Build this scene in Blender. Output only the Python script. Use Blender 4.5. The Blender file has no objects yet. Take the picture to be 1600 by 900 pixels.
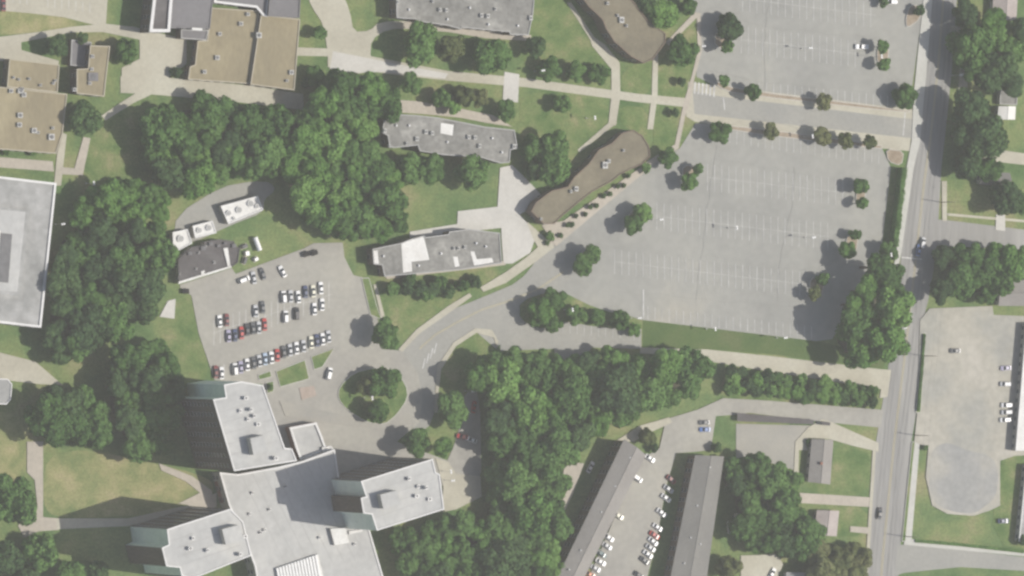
import bpy, bmesh, math, random
from mathutils import Vector, Matrix
R = math.radians
SC = bpy.context.scene
COL = SC.collection
random.seed(7)

# ------------------------------------------------------------------ camera, sky, sun, exposure
TILT = R(24.0); DIST = 3000.0; MPP = 0.24            # map scale of the 1600 x 900 survey frame
cam_d = bpy.data.cameras.new('camera'); cam = bpy.data.objects.new('camera', cam_d); COL.objects.link(cam)
vd = Vector((math.sin(TILT), 0, -math.cos(TILT))); vr = Vector((math.cos(TILT), 0, math.sin(TILT))); vu = Vector((0, 1, 0))
cam.matrix_world = Matrix(((vr.x, vu.x, -vd.x, -vd.x*DIST), (vr.y, vu.y, -vd.y, -vd.y*DIST), (vr.z, vu.z, -vd.z, -vd.z*DIST), (0, 0, 0, 1)))
cam_d.sensor_width = 36; cam_d.lens = 36*DIST/(1600*MPP)
cam_d.clip_start = 50; cam_d.clip_end = 9000
SC.camera = cam
SUN_EL, SUN_AZ = R(52.0), R(98.0)                    # azimuth clockwise from +Y
w = bpy.data.worlds.new('World'); SC.world = w; w.use_nodes = True
nt = w.node_tree; bg = nt.nodes['Background']
sky = nt.nodes.new('ShaderNodeTexSky'); sky.sky_type = 'NISHITA'; sky.sun_disc = False
sky.sun_elevation = SUN_EL; sky.sun_rotation = SUN_AZ; sky.air_density = 1.0; sky.dust_density = 2.5
nt.links.new(sky.outputs[0], bg.inputs[0]); bg.inputs[1].default_value = 0.095
sd = bpy.data.lights.new('sun', 'SUN'); so = bpy.data.objects.new('sun', sd); COL.objects.link(so)
sd.energy = 4.4; sd.angle = R(0.6); sd.color = (1.0, 0.95, 0.865)
sv = Vector((math.sin(SUN_AZ)*math.cos(SUN_EL), math.cos(SUN_AZ)*math.cos(SUN_EL), math.sin(SUN_EL)))
so.rotation_euler = sv.to_track_quat('Z', 'Y').to_euler(); so.location = (0, 0, 200)
SC.view_settings.view_transform = 'Standard'; SC.view_settings.look = 'None'
SC.view_settings.gamma = 1; SC.view_settings.use_curve_mapping = False
SC.view_settings.exposure = 0.21
SC.render.engine = 'CYCLES'
SC.cycles.pixel_filter_type = 'BLACKMAN_HARRIS'; SC.cycles.filter_width = 2.6
SC.cycles.volume_bounces = 0; SC.cycles.max_bounces = 6
HAZE = 6.5e-5

# ------------------------------------------------------------------ helpers
CP = cam.matrix_world.translation.copy()
def G(px, py, z=0.0):
    """survey coordinates -> world position at height z"""
    d = vd*DIST + vr*((px-800)*MPP) + vu*((450-py)*MPP)
    t = (z-CP.z)/d.z
    return CP + d*t
def ccw(P):
    a = sum(P[i].x*P[(i+1) % len(P)].y - P[(i+1) % len(P)].x*P[i].y for i in range(len(P)))
    return P if a > 0 else P[::-1]
def poly(pts, z=0.0): return ccw([G(x, y, z) for x, y in pts])
def chaikin(P, n=2):
    for _ in range(n):
        Q = []
        for i in range(len(P)):
            a, b = P[i], P[(i+1) % len(P)]
            Q += [a*.78+b*.22, a*.22+b*.78]
        P = Q
    return P
def offset(P, d):
    """move a CCW outline inwards by d"""
    out = []; n = len(P)
    for i in range(n):
        a, b, c = P[i-1], P[i], P[(i+1) % n]
        e1 = (b-a).xy.normalized(); e2 = (c-b).xy.normalized()
        n1 = Vector((-e1.y, e1.x)); n2 = Vector((-e2.y, e2.x)); m = n1+n2
        if m.length < .3: m = n1.copy()
        m.normalize(); k = d/max(.45, m.dot(n1))
        out.append(Vector((b.x+m.x*k, b.y+m.y*k, b.z)))
    return out
def link(name, me, parent=None):
    o = bpy.data.objects.new(name, me); COL.objects.link(o)
    if parent: o.parent = parent
    return o
def mk(name, verts, faces, mats, parent=None, mi=None, smooth=False):
    me = bpy.data.meshes.new(name); me.from_pydata([tuple(v) for v in verts], [], faces)
    for m in (mats if isinstance(mats, (list, tuple)) else [mats]): me.materials.append(m)
    if mi: me.polygons.foreach_set('material_index', mi)
    if smooth: me.polygons.foreach_set('use_smooth', [True]*len(me.polygons))
    me.update(); return link(name, me, parent)
def tag(o, label=None, cat=None, group=None, kind=None):
    if label: o['label'] = label
    if cat: o['category'] = cat
    if group: o['group'] = group
    if kind: o['kind'] = kind
    return o
def empty(name, loc, rz=0):
    o = bpy.data.objects.new(name, None); COL.objects.link(o); o.location = loc; o.rotation_euler.z = rz
    o.empty_display_size = .5
    return o
def dup(root, loc=None, rz=None, label=None, group=None, color=None, cat=None):
    r = root.copy(); COL.objects.link(r)
    if loc is not None: r.location = loc
    if rz is not None: r.rotation_euler.z = rz
    if label: r['label'] = label
    if group: r['group'] = group
    if cat: r['category'] = cat
    if color: r.color = color
    for ch in list(root.children):
        c = ch.copy(); COL.objects.link(c); c.parent = r
        if color: c.color = color
        for g in list(ch.children):
            d = g.copy(); COL.objects.link(d); d.parent = c
            if color: d.color = color
    return r
class MB:
    def __init__(s): s.v = []; s.f = []; s.m = []
    def add(s, v, f, m=0):
        b = len(s.v); s.v += [Vector(x) for x in v]; s.f += [tuple(b+i for i in q) for q in f]; s.m += [m]*len(f); return s
    def box(s, x0, x1, y0, y1, z0, z1, m=0, M=None, tx=0, ty=0):
        v = [Vector(p) for p in ((x0, y0, z0), (x1, y0, z0), (x1, y1, z0), (x0, y1, z0), (x0+tx, y0+ty, z1), (x1-tx, y0+ty, z1), (x1-tx, y1-ty, z1), (x0+tx, y1-ty, z1))]
        if M: v = [M @ p for p in v]
        return s.add(v, [(0, 3, 2, 1), (4, 5, 6, 7), (0, 1, 5, 4), (1, 2, 6, 5), (2, 3, 7, 6), (3, 0, 4, 7)], m)
    def cyl(s, c, r0, r1, h, n=10, m=0, M=None, cap=True):
        c = Vector(c); v = []
        for k, (r, z) in enumerate(((r0, 0), (r1, h))):
            for i in range(n):
                a = 2*math.pi*i/n; v.append(c+Vector((r*math.cos(a), r*math.sin(a), z)))
        if M: v = [M @ p for p in v]
        f = [(i, (i+1) % n, n+(i+1) % n, n+i) for i in range(n)]
        if cap: f += [tuple(range(n-1, -1, -1)), tuple(range(n, 2*n))]
        return s.add(v, f, m)
    def tube(s, a, b, r0, r1, n=7, m=0):
        a, b = Vector(a), Vector(b); M = Matrix.Translation(a) @ (b-a).to_track_quat('Z', 'Y').to_matrix().to_4x4()
        return s.cyl((0, 0, 0), r0, r1, (b-a).length, n, m, M)
    def prism(s, P, z0, z1, m=0, mt=None, bottom=False, top=True):
        n = len(P); v = [(p.x, p.y, z0) for p in P]+[(p.x, p.y, z1) for p in P]
        s.add(v, [(i, (i+1) % n, n+(i+1) % n, n+i) for i in range(n)], m)
        if top: s.add([(p.x, p.y, z1) for p in P], [tuple(range(n))], m if mt is None else mt)
        if bottom: s.add([(p.x, p.y, z0) for p in P], [tuple(range(n-1, -1, -1))], m)
        return s
    def build(s, name, mats, parent=None, smooth=False): return mk(name, s.v, s.f, mats, parent, s.m, smooth)

# ------------------------------------------------------------------ materials (all procedural, sun-neutral base colours)
MATS = {}
def mat(name, cols, scale=.15, fine=1.2, finek=.35, rough=.9, spec=.2, bump=0, metal=0, stretch=None, objrand=0):
    """cols: list of (pos, rgb) for the broad mottling; a second finer noise modulates the value"""
    if name in MATS: return MATS[name]
    m = bpy.data.materials.new(name); m.use_nodes = True; t = m.node_tree; N = t.nodes; L = t.links
    p = N['Principled BSDF']; p.inputs['Roughness'].default_value = rough; p.inputs['Metallic'].default_value = metal
    p.inputs['Specular IOR Level'].default_value = spec
    g = N.new('ShaderNodeNewGeometry'); vec = g.outputs['Position']
    if stretch:
        mp = N.new('ShaderNodeMapping'); mp.inputs['Scale'].default_value = stretch[:3]
        mp.inputs['Rotation'].default_value = (0, 0, stretch[3] if len(stretch) > 3 else 0)
        L.new(vec, mp.inputs[0]); vec = mp.outputs[0]
    n1 = N.new('ShaderNodeTexNoise'); n1.inputs['Scale'].default_value = scale; n1.inputs['Detail'].default_value = 5; n1.inputs['Roughness'].default_value = .6
    L.new(vec, n1.inputs['Vector'])
    r = N.new('ShaderNodeValToRGB'); e = r.color_ramp.elements
    while len(e) < len(cols): e.new(.5)
    for k, (pos, c) in enumerate(cols): e[k].position = pos; e[k].color = (*c, 1)
    L.new(n1.outputs['Fac'], r.inputs[0])
    n2 = N.new('ShaderNodeTexNoise'); n2.inputs['Scale'].default_value = fine; n2.inputs['Detail'].default_value = 3
    L.new(vec, n2.inputs['Vector'])
    mr = N.new('ShaderNodeMapRange'); mr.inputs[1].default_value = .3; mr.inputs[2].default_value = .7
    mr.inputs[3].default_value = 1-finek; mr.inputs[4].default_value = 1+finek
    L.new(n2.outputs['Fac'], mr.inputs[0])
    mx = N.new('ShaderNodeVectorMath'); mx.operation = 'SCALE'
    L.new(r.outputs[0], mx.inputs[0]); L.new(mr.outputs[0], mx.inputs['Scale'])
    L.new(mx.outputs[0], p.inputs['Base Color'])
    if bump:
        b = N.new('ShaderNodeBump'); b.inputs['Strength'].default_value = bump; L.new(n2.outputs['Fac'], b.inputs['Height']); L.new(b.outputs[0], p.inputs['Normal'])
    MATS[name] = m; return m
def sc(c, k): return tuple(min(1, x*k) for x in c)
GRASS = mat('grass', [(.30, (0.063, 0.124, 0.039)), (.43, (0.105, 0.165, 0.061)), (.55, (0.163, 0.206, 0.079)), (.66, (0.226, 0.224, 0.110)), (.78, (0.263, 0.242, 0.138))], .05, 1.1, .22)
GREEN = mat('dense_grass', [(.34, (0.065, 0.111, 0.035)), (.5, (0.085, 0.129, 0.042)), (.68, (0.115, 0.138, 0.058))], .06, 1.2, .16)
LAWN = mat('lawn_grass', [(.34, (0.074, 0.133, 0.040)), (.47, (0.122, 0.176, 0.061)), (.56, (0.159, 0.195, 0.077)), (.68, (0.244, 0.232, 0.121))], .1, 1.3, .22)
DRY = mat('dry_grass', [(.30, (0.115, 0.165, 0.062)), (.44, (0.190, 0.216, 0.090)), (.56, (0.270, 0.263, 0.125)), (.70, (0.350, 0.304, 0.175))], .09, 1.3, .2)
MULCH = mat('mulch', [(.35, (.25, .20, .145)), (.6, (.33, .275, .21))], .3, 2, .2)
FBRICK = mat('faded_brick', [(.35, (.33, .27, .225)), (.6, (.39, .33, .285))], .3, 2, .12)
ASPH = mat('asphalt', [(.28, (.245, .246, .232)), (.45, (.288, .288, .268)), (.58, (.315, .314, .288)), (.72, (.35, .338, .295))], .022, .35, .055)
ROAD = mat('road_asphalt', [(.3, (0.236, 0.233, 0.227)), (.5, (0.284, 0.280, 0.268)), (.7, (0.347, 0.341, 0.319))], .09, .8, .08, stretch=(1, .07, 1, R(-5.5)))
DRIVE = mat('drive_asphalt', [(.3, (0.272, 0.272, 0.254)), (.7, (0.328, 0.323, 0.293))], .05, .7, .06)
CONC = mat('concrete', [(.3, (0.367, 0.347, 0.281)), (.5, (0.421, 0.401, 0.326)), (.7, (0.464, 0.450, 0.372))], .06, .8, .06)
WCONC = mat('pale_concrete', [(.3, (0.454, 0.444, 0.412)), (.7, (0.547, 0.535, 0.500))], .08, .9, .05)
PINKC = mat('worn_concrete', [(.3, (0.371, 0.340, 0.289)), (.7, (0.454, 0.412, 0.351))], .06, .8, .07)
LOTC = mat('lot_concrete', [(.28, (.27, .262, .24)), (.45, (.315, .305, .275)), (.6, (.35, .34, .30)), (.75, (.38, .36, .31))], .035, .5, .07)
EASTC = mat('east_lot_concrete', [(.30, (.285, .285, .265)), (.42, (.33, .325, .29)), (.55, (.37, .355, .305)), (.68, (.42, .40, .35))], .045, .4, .09)
WORN = mat('worn_asphalt', [(.30, (.265, .268, .262)), (.48, (.305, .305, .292)), (.6, (.345, .337, .305)), (.72, (.40, .385, .34))], .055, .5, .09)
GRAVEL = mat('gravel', [(.3, (0.284, 0.279, 0.257)), (.7, (0.353, 0.338, 0.294))], .08, 2, .08)
PAINT = mat('road_paint', [(.35, (.40, .40, .39)), (.65, (.62, .62, .60))], .3, 2, .1)
YELLOW = mat('yellow_paint', [(.3, (.46, .41, .25)), (.7, (.52, .47, .31))], .2, 2, .1)
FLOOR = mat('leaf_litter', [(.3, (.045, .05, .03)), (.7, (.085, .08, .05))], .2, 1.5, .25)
WALK = mat('pale_sidewalk', [(.3, (.43, .43, .395)), (.7, (.50, .495, .46))], .08, .9, .05)
R_GREY = mat('grey_roof', [(.28, (.15, .148, .138)), (.42, (.195, .193, .18)), (.55, (.235, .231, .215)), (.70, (.33, .325, .30))], .13, .7, .16)
R_LIGHT = mat('light_roof', [(.28, (.385, .387, .378)), (.45, (.425, .427, .415)), (.6, (.46, .46, .445)), (.74, (.51, .505, .48))], .09, .5, .06)
R_WHITE = mat('white_roof', [(.3, (.25, .253, .245)), (.45, (.305, .307, .297)), (.58, (.36, .36, .35)), (.72, (.44, .44, .43))], .1, .4, .07)
R_TAN = mat('tan_gravel_roof', [(.28, (0.223, 0.194, 0.131)), (.5, (0.272, 0.234, 0.153)), (.7, (0.330, 0.288, 0.187))], .06, .7, .09, stretch=(1, .5, 1))
R_BROWN = mat('brown_gravel_roof', [(.28, (0.137, 0.122, 0.092)), (.5, (0.181, 0.161, 0.116)), (.72, (0.230, 0.203, 0.145))], .07, .8, .1)
R_DARK = mat('dark_membrane_roof', [(.3, (0.086, 0.079, 0.079)), (.6, (0.119, 0.112, 0.112)), (.75, (0.151, 0.144, 0.140))], .12, .9, .12)
R_SLATE = mat('slate_grey_roof', [(.3, (.165, .16, .165)), (.7, (.20, .195, .20))], .08, .8, .07)
R_SHING = mat('shingle_roof', [(.3, (0.226, 0.213, 0.199)), (.55, (0.259, 0.246, 0.230)), (.75, (0.297, 0.280, 0.255))], .08, 1.6, .09)
R_SHING2 = mat('weathered_shingle_roof', [(.3, (0.171, 0.167, 0.158)), (.6, (0.203, 0.198, 0.184)), (.8, (0.234, 0.225, 0.216))], .08, 1.6, .09)
R_PINK = mat('pinkish_shingle_roof', [(.3, (.33, .29, .275)), (.7, (.42, .38, .36))], .15, 1.6, .1)
TRIM = mat('white_trim', [(.3, (.62, .615, .60)), (.7, (.70, .695, .68))], .2, 2, .05)
TANTRIM = mat('tan_trim', [(.3, (.38, .35, .27)), (.7, (.44, .40, .31))], .2, 2, .05)
GREYTRIM = mat('grey_trim', [(.3, (.33, .33, .32)), (.7, (.40, .40, .39))], .2, 2, .05)
PATCH = mat('white_roof_coating', [(.3, (.60, .59, .56)), (.6, (.68, .675, .65))], .2, 1.5, .08)
BRICK = mat('brown_brick', [(.3, (.15, .115, .09)), (.7, (.20, .155, .12))], .3, 3, .15)
TBRICK = mat('dark_brown_brick', [(.3, (.105, .085, .07)), (.7, (.15, .12, .098))], .2, 1.5, .2, stretch=(1, 1, .25))
RBRICK = mat('red_brick', [(.3, (.23, .11, .08)), (.7, (.30, .15, .11))], .3, 3, .15)
STUCCO = mat('pale_stucco', [(.3, (.38, .36, .32)), (.7, (.45, .43, .38))], .3, 3, .06)
PANEL = mat('pale_green_panel', [(.3, (0.648, 0.714, 0.653)), (.7, (0.775, 0.833, 0.756))], .2, 1, .06)
GLASS = mat('window_glass', [(.3, (.03, .04, .05)), (.7, (.06, .07, .08))], .5, 2, .1, rough=.12, spec=.5)
FRAME = mat('window_frame', [(.3, (.35, .35, .34)), (.7, (.42, .42, .41))], .5, 2, .05, rough=.6)
STEEL = mat('galvanised_steel', [(.3, (.50, .50, .50)), (.7, (.62, .62, .62))], .5, 3, .08, rough=.5, metal=.3)
DKMETAL = mat('dark_metal', [(.3, (.10, .10, .105)), (.7, (.16, .16, .165))], .5, 3, .1, rough=.5)
WMETAL = mat('white_metal', [(.3, (.70, .70, .69)), (.7, (.80, .80, .79))], .5, 3, .04, rough=.45)
RUBBER = mat('rubber', [(.3, (.02, .02, .02)), (.7, (.03, .03, .03))], .5, 3, .1)
BARK = mat('bark', [(.3, (.10, .075, .055)), (.7, (.16, .125, .095))], 1, 5, .3)
UNITM = mat('painted_sheet_metal', [(.3, (.44, .44, .42)), (.7, (.56, .56, .54))], .5, 3, .06, rough=.6)
LAMPG = mat('lamp_lens', [(.3, (.7, .7, .68)), (.7, (.8, .8, .78))], 1, 3, .05, rough=.3)
def carpaint():
    m = bpy.data.materials.new('car_paint'); m.use_nodes = True; t = m.node_tree; p = t.nodes['Principled BSDF']
    oi = t.nodes.new('ShaderNodeObjectInfo'); t.links.new(oi.outputs['Color'], p.inputs['Base Color'])
    p.inputs['Roughness'].default_value = .3; p.inputs['Coat Weight'].default_value = .6; p.inputs['Coat Roughness'].default_value = .08
    return m
CARP = carpaint()
def leafmat(name, a, b, c):
    m = bpy.data.materials.new(name); m.use_nodes = True; t = m.node_tree; N = t.nodes; L = t.links
    out = N['Material Output']; p = N['Principled BSDF']; p.inputs['Roughness'].default_value = .75; p.inputs['Specular IOR Level'].default_value = .15
    g = N.new('ShaderNodeNewGeometry'); n = N.new('ShaderNodeTexNoise'); n.inputs['Scale'].default_value = .28; n.inputs['Detail'].default_value = 4
    L.new(g.outputs['Position'], n.inputs['Vector'])
    oi = N.new('ShaderNodeObjectInfo')
    ma = N.new('ShaderNodeMath'); ma.operation = 'MULTIPLY_ADD'; ma.inputs[1].default_value = .6; L.new(oi.outputs['Random'], ma.inputs[0])
    m2 = N.new('ShaderNodeMath'); m2.operation = 'MULTIPLY_ADD'; m2.inputs[1].default_value = 1.5; m2.inputs[2].default_value = -.55; L.new(n.outputs['Fac'], m2.inputs[0]); L.new(m2.outputs[0], ma.inputs[2])
    r = N.new('ShaderNodeValToRGB'); e = r.color_ramp.elements; e.new(.5)
    for k, (pos, cc) in enumerate(((.15, a), (.45, b), (.85, c))): e[k].position = pos; e[k].color = (*cc, 1)
    L.new(ma.outputs[0], r.inputs[0]); L.new(r.outputs[0], p.inputs['Base Color'])
    tr = N.new('ShaderNodeBsdfTranslucent'); L.new(r.outputs[0], tr.inputs[0])
    mx = N.new('ShaderNodeMixShader'); mx.inputs[0].default_value = .2
    L.new(p.outputs[0], mx.inputs[1]); L.new(tr.outputs[0], mx.inputs[2]); L.new(mx.outputs[0], out.inputs[0])
    return m
LEAF = {'mid': leafmat('leaves_mid', (0.062, 0.132, 0.035), (0.093, 0.186, 0.050), (0.143, 0.258, 0.075)),
        'dark': leafmat('leaves_dark', (0.050, 0.096, 0.037), (0.068, 0.130, 0.048), (0.099, 0.174, 0.060)),
        'bright': leafmat('leaves_bright', (0.087, 0.186, 0.044), (0.130, 0.258, 0.060), (0.186, 0.324, 0.088)),
        'olive': leafmat('leaves_olive', (0.099, 0.132, 0.048), (0.149, 0.180, 0.069), (0.211, 0.228, 0.100))}

# ------------------------------------------------------------------ the ground and its pavings
gp = 1500
tag(mk('ground', [(-gp, -gp, 0), (gp, -gp, 0), (gp, gp, 0), (-gp, gp, 0)], [(0, 1, 2, 3)], GRASS), kind='structure')
zc = {'a': .02, 'c': .19, 'g': .50}
def sheet(name, pts, m, lay='c', smooth=1):
    zc[lay] += .004; z = zc[lay]
    P = poly(pts)
    if smooth: P = chaikin(P, smooth)
    return tag(MB().prism(P, 0, z).build(name, m), kind='structure')
def strip(name, line, wpx, m, lay='c', closed=False):
    """a band of the given width (m) along a polyline of survey points"""
    zc[lay] += .004; z = zc[lay]; C = [G(x, y) for x, y in line]
    L_, R_ = [], []
    for i, p in enumerate(C):
        t = (C[min(i+1, len(C)-1)]-C[max(i-1, 0)]).xy.normalized(); n = Vector((-t.y, t.x, 0))*wpx/2
        L_.append(p+n); R_.append(p-n)
    b = MB()
    for i in range(len(C)-1):
        q = [R_[i], R_[i+1], L_[i+1], L_[i]]
        b.prism(ccw(q), 0, z)
    # join into one clean band
    me = b.build(name, m); return tag(me, kind='structure')

# lawns that look different from the rough ground
for pts in ([(70, 715), (130, 700), (220, 720), (330, 745), (335, 775), (300, 800), (90, 812), (66, 790)],
            [(-20, 640), (40, 650), (42, 760), (-20, 740)],
            [(-20, 15), (80, 22), (143, 33), (143, 40), (60, 50), (-20, 57)]):
    sheet('lawn', pts, DRY, 'a', 2)
for pts in ([(150, 200), (205, 170), (225, 250), (180, 285), (130, 290), (135, 230)], [(270, 470), (300, 460), (330, 590), (300, 600), (285, 560), (240, 520)]):
    sheet('lawn', pts, LAWN, 'a', 2)
sheet('lawn', [(1004, 498), (1275, 532), (1385, 560), (1380, 576), (1200, 553), (1105, 546), (1004, 548)], GREEN, 'a', 0)
for pts in ([(1130, 585), (1376, 610), (1374, 640), (1200, 627), (1125, 625)],
            [(1302, 690), (1368, 712), (1356, 775), (1262, 768), (1264, 755), (1300, 758)],
            [(1292, 790), (1356, 793), (1353, 838), (1290, 838)],
            [(812, -10), (905, -10), (955, 70), (950, 130), (812, 118)],
            [(812, 140), (950, 158), (950, 195), (900, 250), (812, 200)],
            [(972, 110), (1018, 90), (1018, 150), (970, 146)], [(968, 165), (1012, 168), (1012, 220), (965, 190)],
            [(1028, 95), (1090, 30), (1088, 120), (1072, 150), (1026, 150)], [(1022, 170), (1072, 172), (1060, 230), (1020, 240)],
            [(684, 575), (712, 540), (745, 520), (772, 530), (778, 560), (745, 640), (728, 660), (684, 640)],
            [(585, 440), (740, 425), (790, 420), (730, 458), (650, 512), (605, 530)],
            [(1560, 715), (1600, 700), (1640, 860), (1548, 850)]):
    sheet('lawn', pts, LAWN, 'a', 1)

# asphalt
sheet('parking_lot', [(1058, -20), (1088, 22), (1091, 60), (1088, 120), (1120, 135), (1420, 170), (1430, 100), (1445, -20)], ASPH, 'a', 0)
sheet('parking_lot', [(1087, 192), (1130, 196), (1378, 232), (1392, 262), (1376, 400), (1300, 530), (1275, 533), (1004, 500), (935, 485), (815, 500), (775, 545), (742, 517), (800, 450), (862, 386), (1020, 256), (1062, 232)], ASPH, 'a', 0)
sheet('side_parking_lot', [(780, 500), (870, 498), (1002, 514), (1002, 545), (925, 543), (908, 562), (868, 562), (866, 545), (782, 548)], DRIVE, 'a', 0)
sheet('curved_road', [(866, 384), (900, 430), (860, 460), (800, 490), (790, 540), (772, 526), (742, 517), (708, 540), (684, 575), (680, 640), (668, 672), (640, 672), (655, 620), (648, 585), (622, 552), (648, 521), (700, 486), (760, 462), (812, 440), (845, 398)], DRIVE, 'a', 1)
sheet('main_street', [(1458, -60), (1447, 110), (1436, 220), (1420, 300), (1408, 400), (1400, 480), (1387, 580), (1367, 700), (1357, 850), (1348, 960), (1400, 960), (1406, 860), (1412, 800), (1424, 690), (1432, 640), (1437, 520), (1450, 470), (1462, 400), (1466, 345), (1471, 260), (1480, 180), (1487, 110), (1499, -60)], ROAD, 'a', 0)
sheet('side_street', [(1460, 343), (1480, 344), (1650, 365), (1650, 402), (1560, 388), (1462, 384)], ROAD, 'a', 0)
sheet('side_street', [(1402, 852), (1420, 850), (1650, 876), (1650, 895), (1500, 886), (1412, 895), (1398, 900)], DRIVE, 'a', 0)
sheet('apron', [(1075, 128), (1122, 134), (1425, 171), (1427, 176), (1421, 236), (1378, 232), (1130, 197), (1085, 190), (1072, 182)], CONC, 'a', 0)
sheet('cross_drive', [(1082, 142), (1120, 150), (1430, 187), (1424, 216), (1085, 178)], DRIVE, 'a', 0)
sheet('courtyard_pavement', [(276, 335), (345, 292), (395, 283), (424, 285), (430, 298), (412, 312), (412, 332), (360, 352), (300, 380), (270, 380)], DRIVE, 'a', 1)
sheet('yard_pavement', [(1150, 662), (1270, 665), (1285, 655), (1300, 664), (1262, 685), (1258, 694), (1248, 700), (1246, 736), (1225, 730), (1170, 712), (1150, 716)], GRAVEL, 'a', 0)

# concrete
sheet('small_parking_lot', [(299, 462), (281, 449), (281, 445), (362, 419), (368, 428), (400, 416), (475, 388), (490, 380), (535, 379), (538, 402), (552, 430), (566, 433), (575, 470), (590, 500), (598, 545), (626, 548), (652, 580), (660, 620), (655, 660), (620, 690), (700, 720), (690, 760), (560, 760), (440, 720), (410, 600), (335, 594), (310, 520)], LOTC, 'c', 0)
sheet('service_road', [(726, 612), (750, 612), (752, 770), (700, 800), (690, 760), (694, 730), (712, 690), (722, 650)], LOTC, 'c', 1)
sheet('plaza', [(-20, -20), (169, -20), (165, 42), (143, 38), (100, 27), (50, 21), (6, 17), (-20, 15)], CONC, 'c', 0)
sheet('path', [(-20, 60), (60, 50), (110, 42), (165, 37), (208, 42), (240, 56), (218, 62), (160, 50), (110, 51), (60, 61), (33, 66), (33, 78), (60, 86), (92, 95), (90, 104), (-20, 93)], CONC, 'c', 0)
sheet('plaza', [(205, 41), (291, 62), (291, 100), (262, 122), (300, 130), (190, 144), (190, 106), (218, 92), (218, 60)], CONC, 'c', 0)
sheet('path', [(188, 119), (262, 121), (300, 125), (392, 134), (473, 147), (474, 172), (375, 160), (300, 153), (230, 147), (188, 145)], CONC, 'c', 0)
sheet('path', [(218, 142), (236, 148), (208, 161), (165, 188), (158, 181), (195, 156)], CONC, 'c', 0)
sheet('plaza', [(476, -20), (530, -20), (546, 15), (552, 50), (578, 48), (592, 34), (650, 32), (650, 44), (604, 46), (580, 62), (578, 92), (596, 98), (560, 118), (514, 112), (511, 76), (505, 38), (486, 10)], CONC, 'c', 1)
sheet('path', [(463, 74), (520, 76), (600, 92), (700, 111), (820, 122), (1000, 147), (1080, 154), (1078, 168), (1000, 160), (820, 136), (700, 126), (620, 117), (560, 109), (512, 105), (512, 88), (463, 87)], CONC, 'c', 0)
sheet('path_crossing', [(520, 80), (600, 96), (660, 108), (700, 115), (695, 123), (600, 112), (560, 114), (515, 108)], WCONC, 'c', 0)
sheet('path', [(788, 112), (811, 116), (809, 160), (785, 158)], WCONC, 'c', 0)
sheet('path', [(885, 4), (892, 4), (928, 58), (945, 70), (968, 98), (969, 150), (962, 196), (950, 196), (955, 150), (955, 108), (925, 72), (922, 62)], CONC, 'c', 0)
sheet('path', [(955, 188), (964, 192), (922, 225), (905, 238), (902, 234)], CONC, 'c', 0)
sheet('path', [(1020, 82), (1028, 82), (1027, 150), (1020, 202), (1011, 202), (1018, 150)], CONC, 'c', 0)
sheet('path', [(1040, 66), (1086, 18), (1092, 24), (1045, 71)], PINKC, 'c', 0)
sheet('path', [(1088, 20), (1094, 20), (1096, 80), (1083, 130), (1076, 165), (1070, 182), (1060, 232), (1020, 257), (862, 386), (857, 380), (1014, 250), (1054, 226), (1068, 160), (1080, 120), (1090, 80)], PINKC, 'c', 0)
sheet('path', [(-20, 244), (82, 252), (84, 268), (-20, 260)], PINKC, 'c', 0)
sheet('path', [(98, 208), (104, 210), (95, 290), (84, 290), (89, 240)], CONC, 'c', 0)
sheet('path', [(93, 261), (116, 263), (130, 214), (141, 216), (129, 274), (93, 272)], PINKC, 'c', 0)
sheet('path', [(-20, 553), (0, 551), (55, 565), (98, 602), (60, 600), (0, 593), (-20, 593)], CONC, 'c', 0)
sheet('path', [(42, 690), (67, 690), (67, 808), (92, 810), (92, 828), (60, 830), (38, 840), (28, 822), (38, 800), (58, 790), (54, 750), (42, 738)], PINKC, 'c', 0)
sheet('path', [(88, 810), (200, 810), (300, 788), (338, 770), (338, 792), (300, 802), (200, 822), (88, 827)], CONC, 'c', 0)
sheet('path', [(248, 724), (300, 744), (330, 766), (335, 794), (278, 787), (312, 770), (290, 752), (252, 735)], PINKC, 'c', 0)
sheet('plaza', [(781, 262), (800, 258), (832, 290), (852, 312), (812, 335), (838, 366), (828, 395), (800, 412), (786, 412), (783, 366), (783, 356), (640, 372), (640, 362), (714, 350), (715, 330), (777, 323)], WCONC, 'c', 0)
sheet('path', [(822, 345), (852, 372), (866, 386), (838, 408), (790, 442), (755, 456), (750, 449), (790, 425), (822, 402), (840, 386), (832, 372)], CONC, 'c', 0)
sheet('kerb_strip', [(622, 546), (650, 515), (700, 478), (733, 458), (737, 463), (704, 487), (655, 521), (628, 550)], CONC, 'c', 0)
sheet('kerb_strip', [(679, 645), (680, 610), (683, 572), (708, 535), (742, 513), (768, 515), (778, 532), (776, 545), (771, 527), (744, 520), (712, 541), (689, 577), (685, 612), (684, 645)], CONC, 'c', 0)
sheet('path', [(583, 445), (588, 444), (603, 503), (597, 503)], CONC, 'c', 0)
sheet('path', [(600, 428), (786, 408), (790, 414), (604, 436)], PINKC, 'c', 0)
sheet('path', [(628, 176), (660, 178), (720, 184), (760, 192), (800, 198), (770, 180), (720, 170), (650, 158), (600, 155)], PINKC, 'c', 0)
sheet('path', [(640, 30), (830, 55), (828, 64), (760, 60), (700, 50), (620, 44)], PINKC, 'c', 0)
sheet('path', [(249, 495), (262, 470), (274, 467), (272, 498)], WCONC, 'c', 0)
sheet('path', [(846, 352), (880, 345), (1015, 252), (1020, 258), (868, 385)], PINKC, 'c', 0)
sheet('sidewalk', [(1449, -60), (1461, -60), (1447, 115), (1437, 222), (1427, 262), (1408, 395), (1398, 440), (1392, 440), (1400, 395), (1416, 262), (1424, 220), (1427, 150), (1436, 60)], WALK, 'c', 0)
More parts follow.
